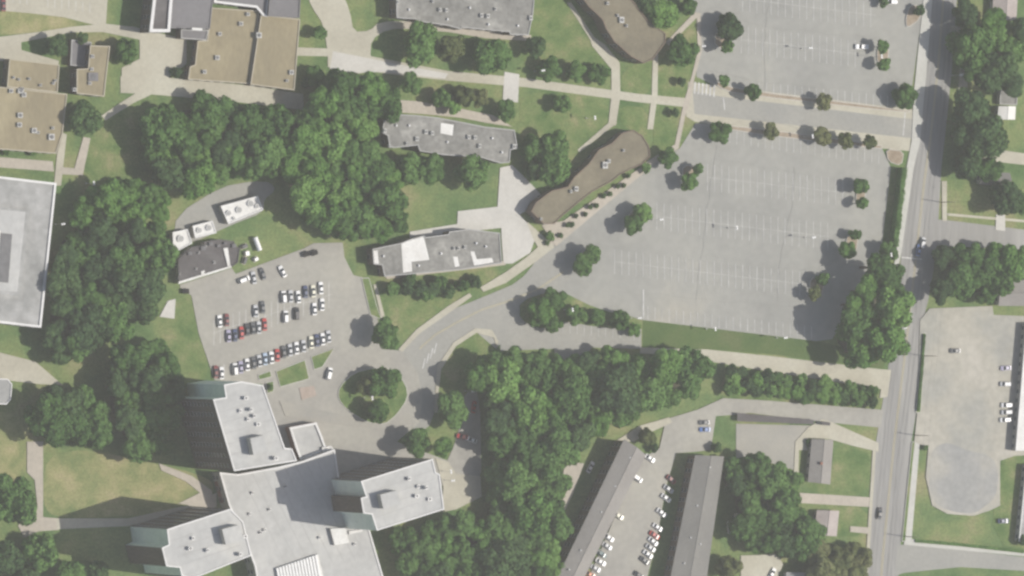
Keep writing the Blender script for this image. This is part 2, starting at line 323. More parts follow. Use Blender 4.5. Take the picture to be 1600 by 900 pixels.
sheet('sidewalk', [(1364, 690), (1369, 690), (1359, 850), (1352, 940), (1347, 940), (1354, 850)], CONC, 'c', 0)
sheet('sidewalk', [(1430, 688), (1437, 688), (1424, 842), (1462, 850), (1640, 866), (1640, 873), (1412, 851), (1414, 830)], WALK, 'c', 0)
sheet('sidewalk', [(1471, 283), (1479, 283), (1479, 345), (1472, 345)], CONC, 'c', 0)
sheet('sidewalk', [(1480, 333), (1640, 347), (1640, 351), (1480, 337)], CONC, 'c', 0)
sheet('driveway', [(1556, 335), (1570, 336), (1570, 361), (1555, 359)], WCONC, 'c', 0)
sheet('driveway', [(1500, 103), (1512, 104), (1511, 140), (1497, 140)], CONC, 'c', 0)
sheet('driveway', [(1485, 40), (1512, 42), (1512, 54), (1484, 52)], CONC, 'c', 0)
sheet('driveway', [(1530, 230), (1640, 245), (1640, 262), (1530, 250)], CONC, 'c', 0)
sheet('driveway', [(1000, 543), (1105, 546), (1200, 556), (1376, 577), (1392, 578), (1386, 620), (1374, 622), (1376, 608), (1262, 590), (1150, 572), (1060, 556), (1000, 552)], CONC, 'c', 0)
sheet('driveway', [(1040, 655), (1090, 640), (1130, 622), (1200, 626), (1374, 640), (1380, 640), (1375, 668), (1282, 659), (1170, 645), (1150, 648), (1118, 650), (1110, 703), (1085, 706), (1056, 708), (1040, 760), (1026, 840), (1010, 905), (1000, 960), (890, 960), (925, 890), (955, 820), (998, 720), (1030, 700)], LOTC, 'c', 0)
sheet('driveway', [(960, 690), (1000, 665), (1045, 652), (1050, 660), (1010, 678), (990, 690)], CONC, 'c', 0)
sheet('driveway', [(1284, 655), (1300, 660), (1345, 680), (1372, 692), (1372, 706), (1330, 696), (1296, 686), (1262, 684), (1258, 692), (1262, 704), (1248, 703), (1247, 738), (1240, 738), (1242, 690), (1262, 668)], CONC, 'c', 0)
sheet('driveway', [(1249, 770), (1358, 777), (1357, 792), (1249, 786)], PINKC, 'c', 0)
sheet('driveway', [(1328, 822), (1356, 824), (1355, 834), (1328, 831)], PINKC, 'c', 0)
sheet('driveway', [(1157, 868), (1215, 866), (1223, 882), (1206, 920), (1157, 920)], CONC, 'c', 0)
sheet('driveway', [(882, 722), (912, 724), (895, 770), (880, 802), (872, 797)], PINKC, 'c', 0)
sheet('east_parking_lot', [(1437, 500), (1452, 482), (1550, 478), (1552, 492), (1660, 496), (1660, 710), (1585, 712), (1562, 720), (1562, 790), (1545, 798), (1520, 806), (1480, 803), (1456, 790), (1446, 745), (1450, 700), (1428, 690), (1433, 640)], EASTC, 'c', 0)
sheet('gravel_patch', [(1456, 700), (1480, 690), (1510, 704), (1550, 712), (1560, 740), (1556, 775), (1540, 790), (1522, 803), (1490, 800), (1462, 790), (1450, 760), (1453, 730)], WORN, 'c', 3)
sheet('plaza', [(680, 716), (700, 722), (712, 740), (750, 744), (752, 776), (712, 796), (690, 800), (692, 760)], CONC, 'c', 0)
sheet('brick_pad', [(467, 606), (490, 603), (494, 618), (471, 625)], FBRICK, 'c', 0)
sheet('entrance_pavement', [(436, 626), (520, 645), (570, 655), (560, 668), (500, 660), (445, 650)], GRAVEL, 'c', 0)

# raised planted islands with kerbs
def island(pts, m, smooth=2, w_=.22, name='planted_island'):
    P = poly(pts)
    if smooth: P = chaikin(P, smooth)
    zc['g'] += .004
    tag(MB().prism(P, 0, zc['g']-.03).build('kerb', WCONC), kind='structure')
    tag(MB().prism(offset(P, w_), 0, zc['g']).build(name, m), kind='structure')
for pts in ([(529, 604), (552, 582), (585, 574), (614, 577), (634, 600), (637, 622), (620, 648), (600, 664), (572, 660), (540, 640), (527, 622)],
            [(430, 580), (476, 562), (483, 592), (437, 605)], [(485, 557), (522, 544), (503, 574), (490, 578)],
            [(402, 586), (422, 579), (424, 589), (404, 594)], [(414, 598), (427, 595), (427, 612), (417, 615)],
            [(564, 434), (576, 434), (588, 478), (596, 500), (578, 492)], [(1440, 520), (1446, 520), (1438, 645), (1430, 645)],
            [(1424, 690), (1429, 690), (1414, 846), (1408, 846)]):
    island(pts, LAWN, 1 if len(pts) > 6 else 0)
for pts in ([(1118, 126), (1150, 139), (1420, 172), (1422, 177), (1150, 147), (1120, 136)], [(1125, 193), (1378, 226), (1376, 234), (1125, 202)],
            [(1378, 230), (1418, 234), (1412, 262), (1382, 254)], [(1366, 68), (1392, 70), (1390, 106), (1366, 102)],
            [(1112, 45), (1150, 48), (1146, 78), (1110, 76)], [(1335, 284), (1356, 286), (1352, 326), (1333, 322)], [(1320, 362), (1345, 364), (1340, 398), (1316, 396)],
            [(1262, 430), (1294, 432), (1286, 466), (1258, 462)], [(978, 324), (1022, 324), (1000, 364), (976, 362)], [(900, 390), (940, 388), (926, 424), (896, 422)],
            [(1062, 255), (1094, 258), (1088, 288), (1060, 286)], [(1420, 8), (1440, 8), (1437, 30), (1416, 45), (1414, 30)]):
    if len(pts) == 4 and max(p[0] for p in pts)-min(p[0] for p in pts) < 60:
        cx = sum(p[0] for p in pts)/4; cy = sum(p[1] for p in pts)/4; pts = [(cx+(p[0]-cx)*.72, cy+(p[1]-cy)*.85) for p in pts]
    island(pts, MULCH, 1)
sheet('planting_bed', [(812, 470), (870, 452), (935, 484), (1002, 498), (1002, 514), (940, 512), (870, 500), (850, 516), (812, 500)], LAWN, 'g', 1)

def mline(b, a, c, wd):
    t = (c-a).xy.normalized(); n = Vector((-t.y, t.x, 0))*wd/2
    b.add([a-n, c-n, c+n, a+n], [(0, 1, 2, 3)])
# tar-sealed cracks and tyre-darkened lanes
SEAL = mat('crack_sealant', [(.3, (.22, .22, .21)), (.7, (.27, .27, .255))], .5, 2, .1)
TYRE = mat('tyre_worn_asphalt', [(.3, (.235, .232, .225)), (.7, (.29, .285, .272))], .08, .8, .12, stretch=(1, .1, 1, R(-5.5)))
rc = random.Random(5); b = MB()
def crack(b, x, y, dx, dy, n, z, wd=.10):
    p = G(x, y); p.z = z
    for _ in range(n):
        x += dx+rc.uniform(-3, 3); y += dy+rc.uniform(-2.5, 2.5); q = G(x, y); q.z = z
        t = (q-p).xy.normalized(); nn = Vector((-t.y, t.x, 0))*wd/2
        b.add([p-nn, q-nn, q+nn, p+nn], [(0, 1, 2, 3)]); p = q
for (x, y, dx, dy, n) in ((1150, 30, 14, 2, 14), (1110, 112, 13, 1.6, 20), (1160, 180, 14, 1.8, 16), (1120, 250, 13, 1.7, 17), (1040, 308, 14, 1.8, 18), (930, 380, 14, 1.8, 24), (960, 455, 14, 1.5, 20), (1240, 260, -2, 12, 18), (1120, 225, -1.5, 12, 20), (1200, 10, -1, 12, 11)):
    crack(b, x, y, dx, dy, n, .172)
for (x, y, dx, dy, n) in ((1500, 500, 1, 12, 16), (1460, 560, 12, .6, 8), (1455, 620, 12, .8, 9), (340, 535, 13, -4, 12), (470, 400, 3, 12, 12)):
    pass
tag(b.build('crack_sealant', SEAL), kind='structure')
b = MB()
for off in (-4.3, -2.6, 2.6, 4.3):
    cl_ = [(1478, -60), (1466, 100), (1453, 220), (1443, 290), (1429, 420), (1413, 560), (1397, 690), (1379, 870), (1372, 960)]
    for i in range(len(cl_)-1):
        a = G(*cl_[i]); c = G(*cl_[i+1]); a.z = c.z = .172; t = (c-a).xy.normalized(); n = Vector((-t.y, t.x, 0))*off
        mline(b, a+n, c+n, .75)
TYRE_B = b
# painted markings
def rowlines(b, p0, p1, up, down, sp=11.2, lean=0, z=.2, wd=.2, skip=.0):
    L_ = math.hypot(p1[0]-p0[0], p1[1]-p0[1]); n = int(L_/sp)
    for i in range(n+1):
        if random.random() < skip: continue
        t = i*sp/L_; x = p0[0]+(p1[0]-p0[0])*t; y = p0[1]+(p1[1]-p0[1])*t
        a = G(x+lean*up, y-up); c = G(x-lean*down, y+down); a.z = c.z = z
        mline(b, a, c, wd)
    a = G(*p0); c = G(*p1); a.z = c.z = z+.006
    if up and down: mline(b, a, c, .1)
tag(TYRE_B.build('tyre_tracks', TYRE), kind='structure')
b = MB()
for r in (((1160, -2), (1368, 24), 20, 20), ((1158, 62), (1338, 84), 21, 21), ((1175, 148), (1392, 171), 21, 0),
          ((1140, 203), (1374, 236), 0, 21), ((1105, 277), (1320, 301), 21, 21), ((1026, 338), (1296, 370), 21, 21),
          ((960, 409), (1255, 444), 19, 19), ((1012, 499), (1276, 531), 20, 0)):
    rowlines(b, r[0], r[1], r[2], r[3], z=.175)
rowlines(b, (868, 502), (992, 514), 0, 17, z=.175)
tag(b.build('parking_markings', PAINT), kind='structure')
b = MB()
rowlines(b, (334, 520), (520, 459), 20, 20, 10.5, z=.21); rowlines(b, (340, 594), (515, 540), 22, 0, 10.5, z=.21)
rowlines(b, (20, 4), (140, 20), 16, 0, 11, z=.215, skip=.3)
rowlines(b, (1580, 560), (1568, 690), 0, 0, z=.17)
tag(b.build('parking_markings', PAINT), kind='structure')
b = MB()
cl = [(1478, -60), (1466, 100), (1453, 220), (1443, 290), (1429, 420), (1413, 560), (1397, 690), (1379, 870), (1372, 960)]
for off in (-.28, .28):
    for i in range(len(cl)-1):
        a = G(*cl[i]); c = G(*cl[i+1]); a.z = c.z = .178; t = (c-a).xy.normalized(); n = Vector((-t.y, t.x, 0))*off
        mline(b, a+n, c+n, .2)
cl2 = [(655, 545), (680, 523), (715, 503), (752, 484), (790, 472), (840, 452), (880, 425)]
for off in (-.2, .2):
    for i in range(len(cl2)-1):
        a = G(*cl2[i]); c = G(*cl2[i+1]); a.z = c.z = .178; t = (c-a).xy.normalized(); n = Vector((-t.y, t.x, 0))*off
        mline(b, a+n, c+n, .15)
tag(b.build('centre_lines', YELLOW), kind='structure')
b = MB()
for k in range(6):
    a = G(1086+6*k, 128+k); c = G(1086+6*k-1, 146+k); a.z = c.z = .182; mline(b, a, c, .7)
for k in range(4):
    a = G(660+6*k, 576-8*k); c = G(664+6*k, 560-8*k); a.z = c.z = .178; mline(b, a, c, .5)
for (x0, y0, x1, y1) in ((1130, 152, 1132, 172), (1005, 452, 1005, 498), (1414, 176, 1411, 212), (1408, 402, 1440, 405)):
    a = G(x0, y0); c = G(x1, y1); a.z = c.z = .18; mline(b, a, c, .5)
tag(b.build('crosswalk_markings', PAINT), kind='structure')

# ------------------------------------------------------------------ buildings
def winmesh():
    b = MB()
    b.box(-.8, .8, -.06, .06, -.8, .8, 1); b.box(-.68, -.04, -.09, -.03, -.68, .68, 0); b.box(.04, .68, -.09, -.03, -.68, .68, 0)
    o = b.build('window', [GLASS, FRAME]); me = o.data; bpy.data.objects.remove(o); return me
WIN = winmesh()
def windows(parent, P, z0, h, floor=3.0, step=3.2, cap=90, sx=1.0, sz=1.0, minlen=4):
    """rows of windows on every wall of outline P"""
    slots = []
    n = len(P)
    for i in range(n):
        a, c = P[i], P[(i+1) % n]; e = (c-a).xy; L_ = e.length
        if L_ < minlen: continue
        t = e.normalized(); nn = Vector((t.y, -t.x)); k = max(1, int((L_-1.2)/step)); fl = max(1, int((h-z0)/floor))
        for f in range(fl):
            z = z0+f*floor+floor*.55
            for j in range(k):
                s = (j+.5)*L_/k
                slots.append((nn.x > -.2, -z, Vector((a.x+t.x*s+nn.x*.07, a.y+t.y*s+nn.y*.07, z)), math.atan2(t.y, t.x)))
    slots.sort(key=lambda q: (q[0], q[1]))
    if len(slots) > cap:
        keep = slots[:cap]; rest = slots[cap:]
    else: keep, rest = slots, []
    for _, _, p, a in keep:
        o = link('window', WIN, parent); o.location = p; o.rotation_euler.z = a; o.scale = (sx, 1, sz)
    if rest:
        b = MB()
        for _, _, p, a in rest:
            M = Matrix.Translation(p) @ Matrix.Rotation(a, 4, 'Z')
            b.box(-.8*sx, .8*sx, -.06, .06, -.8*sz, .8*sz, 1, M); b.box(-.68*sx, .68*sx, -.09, -.03, -.68*sz, .68*sz, 0, M)
        o = b.build('window', [GLASS, FRAME], parent); tag(o, kind='stuff')
    return slots
def volume(parent, pts, h, z0=0, wall=BRICK, roof=R_GREY, trim=GREYTRIM, par=.35, ph=.35, rootname=None, win=True, cap=90, floor=3.0, step=3.4, sub=False):
    P = poly(pts, h)
    wl = MB().prism(P, z0, h-.3, 0, top=False).build('wall', wall, parent)
    tgt = wl if sub else parent
    rf = MB().prism(offset(P, .12), h-.32, h-.26).build('roof', roof, tgt)
    a, c = offset(P, -.05), offset(P, par); n = len(P); b = MB()
    z_0, z_1 = h-.3, h-.3+ph
    v = [(p.x, p.y, z_0) for p in a]+[(p.x, p.y, z_1) for p in a]+[(p.x, p.y, z_1) for p in c]+[(p.x, p.y, z_0) for p in c]
    f = []
    for i in range(n):
        j = (i+1) % n; f += [(i, j, n+j, n+i), (n+i, n+j, 2*n+j, 2*n+i), (2*n+i, 2*n+j, 3*n+j, 3*n+i), (3*n+i, 3*n+j, j, i)]
    b.add(v, f); b.build('parapet', trim, rf if not sub else wl)
    if win: windows(wl if sub else parent, [Vector((p.x, p.y, 0)) for p in P], z0, h-.5, floor, step, cap)
    return wl, rf, P
def unit(parent, px, py, z, sx=1.6, sy=1.6, h=1.2, m=None, rz=0, name='air_conditioner'):
    if m is PATCH: m = UNITM
    sx *= .88; sy *= .88
    b = MB(); M = Matrix.Translation(G(px, py, z+h)-Vector((0, 0, h))) @ Matrix.Rotation(rz, 4, 'Z')
    b.box(-sx/2, sx/2, -sy/2, sy/2, -.05, h, 0, M, .06, .06)
    b.cyl((0, 0, h), min(sx, sy)*.36, min(sx, sy)*.34, .12, 12, 1, M)
    return b.build(name, [m or STEEL, DKMETAL], parent)
def vent(parent, px, py, z, r=.35, h=.8, m=None):
    b = MB(); c = G(px, py, z+h); b.cyl((c.x, c.y, z-.05), r*.6, r*.6, h*.7, 8); b.cyl((c.x, c.y, z+h*.62), r, r*.5, h*.38, 8)
    return b.build('roof_vent', m or WMETAL, parent)
def patch(parent, pts, z, m=PATCH, t=.05, name='roof_patch'):
    return MB().prism(poly(pts, z+t), z, z+t).build(name, m, parent)
def root(name, label, cat, pts, group=None):
    P = poly(pts, 0); c = sum(P, Vector())/len(P); c.z = 0
    o = empty(name, (0, 0, 0)); tag(o, label, cat, group); return o

# --- high-rise with three wings around a low centre
HT = 36.6
T = root('high_rise_dormitory', 'huge pale-roofed high-rise with three tall wings around a low hub, bottom left', 'building', [(343, 737), (523, 702), (577, 827), (395, 880)])
def wing(pts, ends, cap):
    P = poly(pts, HT); n = len(P); b = MB(); wl = MB()
    v = [(p.x, p.y, 0) for p in P]+[(p.x, p.y, HT-.3) for p in P]
    mi = []; f = []
    for i in range(n):
        j = (i+1) % n; f.append((i, j, n+j, n+i)); mid = (P[i]+P[j])/2; nn = Vector(((P[j]-P[i]).y, -(P[j]-P[i]).x)).normalized()
        e = 0
        for (x, y, r_) in ends:
            q = G(x, y, HT)
            if (q-mid).xy.length < r_: e = 1
        mi.append(e)
    wl = mk('tower_wing', v, f, [TBRICK, PANEL], T, mi)
    MB().prism(offset(P, .15), HT-.32, HT-.26).build('roof', R_LIGHT, wl)
    a, c = offset(P, -.06), offset(P, .45); z_0, z_1 = HT-.3, HT+.05
    vv = [(p.x, p.y, z_0) for p in a]+[(p.x, p.y, z_1) for p in a]+[(p.x, p.y, z_1) for p in c]+[(p.x, p.y, z_0) for p in c]; ff = []
    for i in range(n):
        j = (i+1) % n; ff += [(i, j, n+j, n+i), (n+i, n+j, 2*n+j, 2*n+i), (2*n+i, 2*n+j, 3*n+j, 3*n+i), (3*n+i, 3*n+j, j, i)]
    mk('parapet', vv, ff, TRIM, wl)
    # windows on the brick walls only
    for i in range(n):
        pass
    slots = windows(wl, [Vector((p.x, p.y, 0)) for p in P], 1.0, HT-1, 3.2, 3.4, cap, 1.0, .85, 7)
    return wl
wN = wing([(350, 601), (377, 596), (411, 602), (445, 700), (456, 701), (464, 720), (366, 736), (333, 624), (353, 621)], [(351.5, 611, 2), (343, 622.5, 2.5), (364, 598.5, 3), (394, 599, 3)], 60)
wE = wing([(564, 752), (676, 717), (681, 738), (687, 741), (694, 796), (589, 829), (581, 804), (568, 802), (564, 778), (572, 776)], [(568, 764, 2.2), (574.5, 803, 2.2), (585, 816, 3)], 60)
wS = wing([(261, 827), (360, 795), (380, 815), (393, 868), (372, 876), (300, 905), (284, 900), (281, 887), (260, 885), (253, 856), (264, 851)], [(262.5, 839, 2.2), (258, 853.5, 2), (270, 886, 2), (282.5, 893, 2)], 60)
for wl, pts, p2 in ((wN, [(391, 685), (412, 680), (419, 705), (396, 711)], [(376, 642), (385, 622), (393, 640), (404, 663), (398, 650), (432, 716), (388, 655)]),
                    (wE, [(594, 773), (620, 766), (627, 788), (599, 795)], [(654, 760), (652, 775), (667, 762), (672, 780), (640, 748)]),
                    (wS, [(347, 827), (373, 820), (383, 845), (353, 851)], [(302, 841), (298, 857), (376, 866), (384, 838), (325, 860)])):
    P = poly(pts, HT+3.6); pw = MB().prism(P, HT-.2, HT+3.6, 0, 1).build('penthouse', [STUCCO, R_LIGHT], wl)
    for k, (x, y) in enumerate(p2): unit(wl, x, y, HT-.25, 1.3+.5*(k % 2), 1.5, 1.0+.5*(k % 3))
hub, hr, _ = volume(T, [(343, 738), (372, 741), (433, 730), (471, 721), (523, 702), (531, 752), (560, 790), (577, 826), (600, 905), (614, 960), (412, 960), (398, 885), (380, 835), (358, 790)], 8.2, wall=STUCCO, roof=R_LIGHT, trim=TRIM, par=.6, cap=40, sub=True)
hub.name = 'central_hall'
b = MB(); rb = [(432, 888), (497, 866), (506, 905), (512, 950), (444, 950)]
for k in range(14):
    t0, t1 = k/14, (k+.62)/14
    q = [(432+65*t0, 888-22*t0), (432+65*t1, 888-22*t1), (444+68*t1, 950), (444+68*t0, 950)]
    b.prism(poly(q, 9.2), 7.9, 9.2)
b.build('ribbed_skylight', WMETAL, hub)
b = MB(); b.prism(poly([(432, 888), (497, 866), (506, 905), (512, 950), (444, 950)], 8.6), 7.95, 8.6); b.build('skylight_base', PATCH, hub)
MB().prism(poly([(516, 826), (540, 825), (546, 848), (523, 852)], 9.6), 7.9, 9.6, 0, 1).build('stair_penthouse', [STUCCO, PATCH], hub)
patch(hub, [(545, 830), (566, 827), (567, 830), (546, 835)], 7.95, PATCH, .7, 'roof_duct')
for (x, y) in ((414, 828), (408, 832), (391, 803), (422, 796), (555, 850), (447, 760), (500, 840), (395, 770)): unit(hub, x, y, 7.9, 1.2, 1.2, .9)
ann, _, _ = volume(T, [(452, 668), (494, 660), (503, 682), (510, 702), (470, 721), (462, 700)], 4.6, wall=RBRICK, roof=R_LIGHT, trim=TRIM, par=.8, ph=.6, win=False, sub=True)
ann.name = 'entrance_wing'
wb, _, _ = volume(T, [(503, 699), (517, 697), (521, 701), (505, 708)], 5.4, wall=STUCCO, roof=PATCH, trim=TRIM, win=False, sub=True); wb.name = 'entrance_block'
lw, _, _ = volume(T, [(338, 745), (346, 742), (356, 782), (349, 786)], 3.6, wall=RBRICK, roof=R_DARK, trim=RBRICK, win=False, sub=True); lw.name = 'brick_lobby'

# --- big flat white roof on the left edge
B = root('white_roofed_hall', 'big square hall with a mottled white roof and dark skylight slot on the left edge', 'building', [(0, 280), (88, 286), (64, 512)])
wl, rf, _ = volume(B, [(-90, 265), (88, 286), (64, 512), (-90, 494)], 9.0, wall=STUCCO, roof=R_WHITE, trim=TRIM, par=.8, ph=.5, cap=50)
b = MB(); b.prism(poly([(-60, 318), (46, 328), (32, 462), (-60, 455)], 10.2), 8.6, 10.2); b.build('raised_roof', R_WHITE, B)
patch(B, [(-60, 322), (40, 331), (27, 456), (-60, 450)], 10.2, R_LIGHT, .12, 'roof_deck')
patch(B, [(2, 364), (19, 366), (13, 442), (-3, 440)], 10.34, DKMETAL, .25, 'skylight')
patch(B, [(-14, 358), (0, 360), (-6, 446), (-20, 444)], 10.34, WMETAL, .5, 'skylight_frame')

# --- flat tan buildings, upper left
B = root('tan_roofed_block', 'L-shaped tan gravel-roofed block with white roof fans, left edge below the curved path', 'building', [(14, 92), (105, 147), (86, 236)])
volume(B, [(3, 136), (105, 147), (98, 208), (88, 240), (-40, 230), (-40, 132)], 5.6, wall=BRICK, roof=R_TAN, trim=TANTRIM, cap=30)
w2, _, _ = volume(B, [(15, 92), (93, 101), (90, 144.5), (11, 136)], 6.2, wall=BRICK, roof=R_TAN, trim=TANTRIM, cap=20)
for (x, y) in ((22, 121), (30, 124), (46, 123), (64, 133), (84, 130), (87, 126)): unit(B, x, y, 5.95, 1.1, 1.1, .8, PATCH)
for (x, y, s) in ((33, 141, 2.6), (38, 148, 2.0), (18, 142, 1.8), (32, 180, 2.2), (31, 195, 2.0), (54, 204, 2.2), (83, 200, 1.2), (81, 214, 2.6), (60, 207, 1.2)): unit(B, x, y, 5.35, s, s, .9, PATCH)
B = root('tan_roofed_annex', 'small narrow tan-roofed building between two trees, left of the broad concrete plaza', 'building', [(140, 71), (172, 71), (120, 147)])
volume(B, [(141, 71), (172, 72), (166, 122), (163, 151), (120, 146), (120, 108), (138, 107)], 7.0, wall=TBRICK, roof=R_TAN, trim=TANTRIM, cap=30)
volume(B, [(112, 62), (143, 66), (139, 105), (110, 102)], 3.2, wall=BRICK, roof=R_SLATE, trim=GREYTRIM, win=False)
for (x, y, s) in ((145, 88, 1.5), (144, 108, 1.4), (117, 140, 1.6), (141, 130, 1.4)): unit(B, x, y, 6.7, s, s, .9, PATCH)
unit(B, 146, 120, 6.7, 4.5, 3.6, .7, R_SLATE)

# --- theatre with tan roof and grey stage block
B = root('tan_roofed_theatre', 'large theatre with two tan roof halves and a dark grey block, upper left', 'building', [(300, 0), (469, 31), (460, 141)])
volume(B, [(331, 12), (405, 17), (391, 131), (294, 124), (297, 104), (305, 101), (309, 64), (324, 63)], 4.8, wall=BRICK, roof=R_TAN, trim=TANTRIM, cap=30)
volume(B, [(408, 23), (469, 30), (460, 141), (391.5, 132)], 6.1, wall=BRICK, roof=R_TAN, trim=TANTRIM, cap=30)
volume(B, [(272, -30), (336, -30), (328, 45), (266, 43)], 9.5, wall=TBRICK, roof=R_SLATE, trim=R_SLATE, cap=20)
volume(B, [(242, -30), (271, -30), (265, 50), (233, 50)], 9.8, wall=TBRICK, roof=R_DARK, trim=TRIM, par=1.1, ph=.8, cap=20)
volume(B, [(283, 46), (326, 47), (322, 63), (283, 60)], 5.4, wall=TBRICK, roof=R_SLATE, trim=GREYTRIM, win=False)
patch(B, [(300, 43), (316, 44), (316, 48), (300, 47)], 9.3, PATCH, .6, 'roof_duct')
volume(B, [(424, -30), (471, -30), (468, 28), (419, 25)], 8.0, wall=TBRICK, roof=R_SLATE, trim=R_SLATE, cap=20)
volume(B, [(339, -30), (423.6, -30), (418, 26), (411, 25), (400, 12), (334, 4)], 6.4, wall=TBRICK, roof=R_SLATE, trim=TRIM, par=.8, ph=.6, cap=10)
for (x, y, s) in ((377, 37, 1.8), (344, 53, 1.6), (340, 90, 2.0), (320, 112, 1.7), (388, 22, 1.6)): unit(B, x, y, 4.55, s, s, .9, PATCH)
for (x, y, s) in ((405, 55, 2.4), (456, 113, 2.0), (449, 126, 1.2)): unit(B, x, y, 5.85, s, s, .9, PATCH)

# --- three grey-roofed dormitories
def dorm(name_label, pts, h, units, patches=(), vents=(), trim=GREYTRIM):
    B = root('dormitory', name_label, 'building', pts); wl, rf, P = volume(B, pts, h, wall=BRICK, roof=R_GREY, trim=trim, cap=70, floor=2.9)
    for (x, y, s) in units: unit(B, x, y, h-.3, s, s*1.3, 1.0, PATCH)
    for (x, y) in vents: vent(B, x, y, h-.3, .5, .9)
    for q in patches: patch(rf, q, h-.26)
    return B
dorm('grey flat-roofed dormitory on the top edge, above the row of trees and pale walk', [(618, -34), (838, -34), (833, 22), (826, 55), (797, 54), (796, 50), (722, 43), (720, 46), (700, 40), (652, 33), (650, 30), (620, 28)], 7.0,
     [(688, 15, 1.3), (698, 16, 1.3), (753, 24, 1.4), (763, 25, 1.5), (775, 14, 1.0), (622, 3, 1.0), (677, 2, 1.0), (830, 28, 1.6)], vents=[(764, 38), (700, 30), (810, 40), (640, 15), (735, 12)])
dorm('grey flat-roofed dormitory between the dense wood and the rounded tree beside the brown building', [(602, 178), (650, 180), (685, 184), (723, 191), (757, 198), (804, 203), (809, 232), (798, 234), (796, 254), (782, 255), (752, 246), (694, 242), (656, 236), (653, 227), (616, 231), (609, 230), (606, 212), (597, 207)], 6.2,
     [(666, 206, 1.4), (676, 208, 1.4), (652, 217, 1.5), (733, 214, 1.4), (743, 215, 1.4), (750, 228, 1.4), (602, 204, 1.4), (804, 229, 1.6), (636, 224, 1.0), (609, 228, 1.0)],
     patches=[[(689, 192), (709, 195), (707, 212), (688, 208)]], vents=[(620, 196), (700, 222), (770, 216), (785, 238), (640, 196)])
dorm('grey flat-roofed dormitory with a big white roof patch, just north of the curved road', [(582, 389), (626, 380), (641, 374), (663, 368), (664, 371), (701, 366), (702, 362), (733, 358), (781, 364), (784, 411), (723, 421), (601, 432), (597, 414), (584, 413)], 5.8,
     [(717, 388, 1.1), (727, 386, 1.1), (710, 388, 1.0)], patches=[[(627, 381), (641, 375), (662, 369), (671, 406), (643, 409), (644, 424), (630, 426)], [(708, 401), (715, 401), (718, 416), (711, 417)], [(735, 393), (741, 393), (745, 405), (769, 403), (771, 410), (741, 415)], [(583, 392), (590, 391), (592, 412), (585, 412)]], vents=[(600, 400), (690, 396), (760, 385), (655, 415), (745, 380)])
# --- two brown diagonal dormitories
def brown(label, pts, h, units):
    B = root('brown_roofed_dormitory', label, 'building', pts); volume(B, pts, h, wall=BRICK, roof=R_BROWN, trim=BRICK, cap=70, floor=2.9)
    for (x, y, s) in units: unit(B, x, y, h-.3, s, s*1.2, 1.0, PATCH)
    return B
brown('brown-roofed dormitory slanting down to the right, left of the upper parking lot', [(890, -30), (968, -30), (988, 0), (1012, 32), (1040, 52), (1040, 66), (1021, 92), (1006, 99), (986, 88), (960, 65), (947, 45), (941, 30), (920, 10)], 7.6, [(972, 31, 2.2), (966, 24, 1.0), (980, 40, 1.0), (950, 5, 1.2)])
brown('brown-roofed dormitory slanting up to the right, left of the large parking lot', [(972, 208), (990, 203), (1004, 212), (1014, 228), (1016, 244), (1004, 256), (970, 272), (955, 284), (925, 300), (905, 316), (878, 338), (866, 350), (850, 350), (830, 330), (838, 316), (862, 298), (887, 292), (898, 276), (920, 256), (936, 234), (956, 224)], 6.0, [(946, 258, 2.4), (952, 252, 1.4), (901, 295, 1.8), (893, 299, 1.2), (846, 342, 1.0), (975, 235, 1.0)])
# --- chiller yard buildings beside the small lot
def shed(label, pts, h, fans, roof=PATCH, wall=STUCCO, nm='chiller_plant'):
    B = root(nm, label, 'building', pts); volume(B, pts, h, wall=wall, roof=roof, trim=TRIM, win=False)
    for (x, y, r_) in fans:
        b = MB(); c = G(x, y, h+.4); b.cyl((c.x, c.y, h-.3), r_, r_, .6, 16, 0); b.cyl((c.x, c.y, h+.3), r_*.8, r_*.8, .05, 16, 1); b.build('cooling_fan', [TRIM, GREYTRIM], B)
    return B
shed('long white-roofed chiller plant with round fans, beside the grey yard and the tall wood', [(345, 322), (403, 306), (411, 328), (357, 350)], 3.4, [(358, 333, 1.1), (374, 328, 1.3), (392, 318, 1.3), (402, 322, .9), (366, 341, .6)])
shed('mid-sized white-roofed chiller box between the long white one and the square one', [(301, 353), (332, 345), (338, 364), (305, 372)], 3.0, [(312, 360, 1.1), (327, 356, 1.2)])
shed('small square white-roofed chiller box at the wood edge above the dark roof', [(270, 363), (293, 358), (300, 380), (271, 396)], 3.0, [(283, 373, 1.4)])
B = root('dark_roofed_workshop', 'dark flat-roofed workshop with a white parapet, at the upper left of the small car lot', 'building', [(280, 442), (360, 417), (345, 375)])
volume(B, [(279, 443), (279, 405), (300, 386), (318, 384), (320, 378), (345, 374), (366, 377), (367, 384), (375, 388), (372, 410), (361, 418)], 3.6, wall=STUCCO, roof=R_DARK, trim=R_DARK, cap=10)
patch(B, [(279, 444), (362, 418), (361, 415), (279, 440)], 3.5, PATCH, .3, 'white_parapet'); patch(B, [(349, 388), (356, 387), (360, 416), (356, 417)], 3.5, PATCH, .3, 'white_parapet'); patch(B, [(314, 424), (320, 422), (319, 431), (315, 432)], 3.42, PATCH, .3, 'roof_duct')
for (x, y, s) in ((318, 388, 2.2), (330, 381, 1.8), (342, 384, 1.6), (352, 380, 1.3), (366, 384, 2.0), (297, 396, 1.8)): unit(B, x, y, 3.3, s, s*.8, .9, R_SLATE)
for (x, y, s) in ((311, 395, 1.0), (307, 420, 1.0), (335, 410, 1.1), (322, 385, .9), (281, 428, .8)): unit(B, x, y, 3.3, s, s, .7, PATCH)
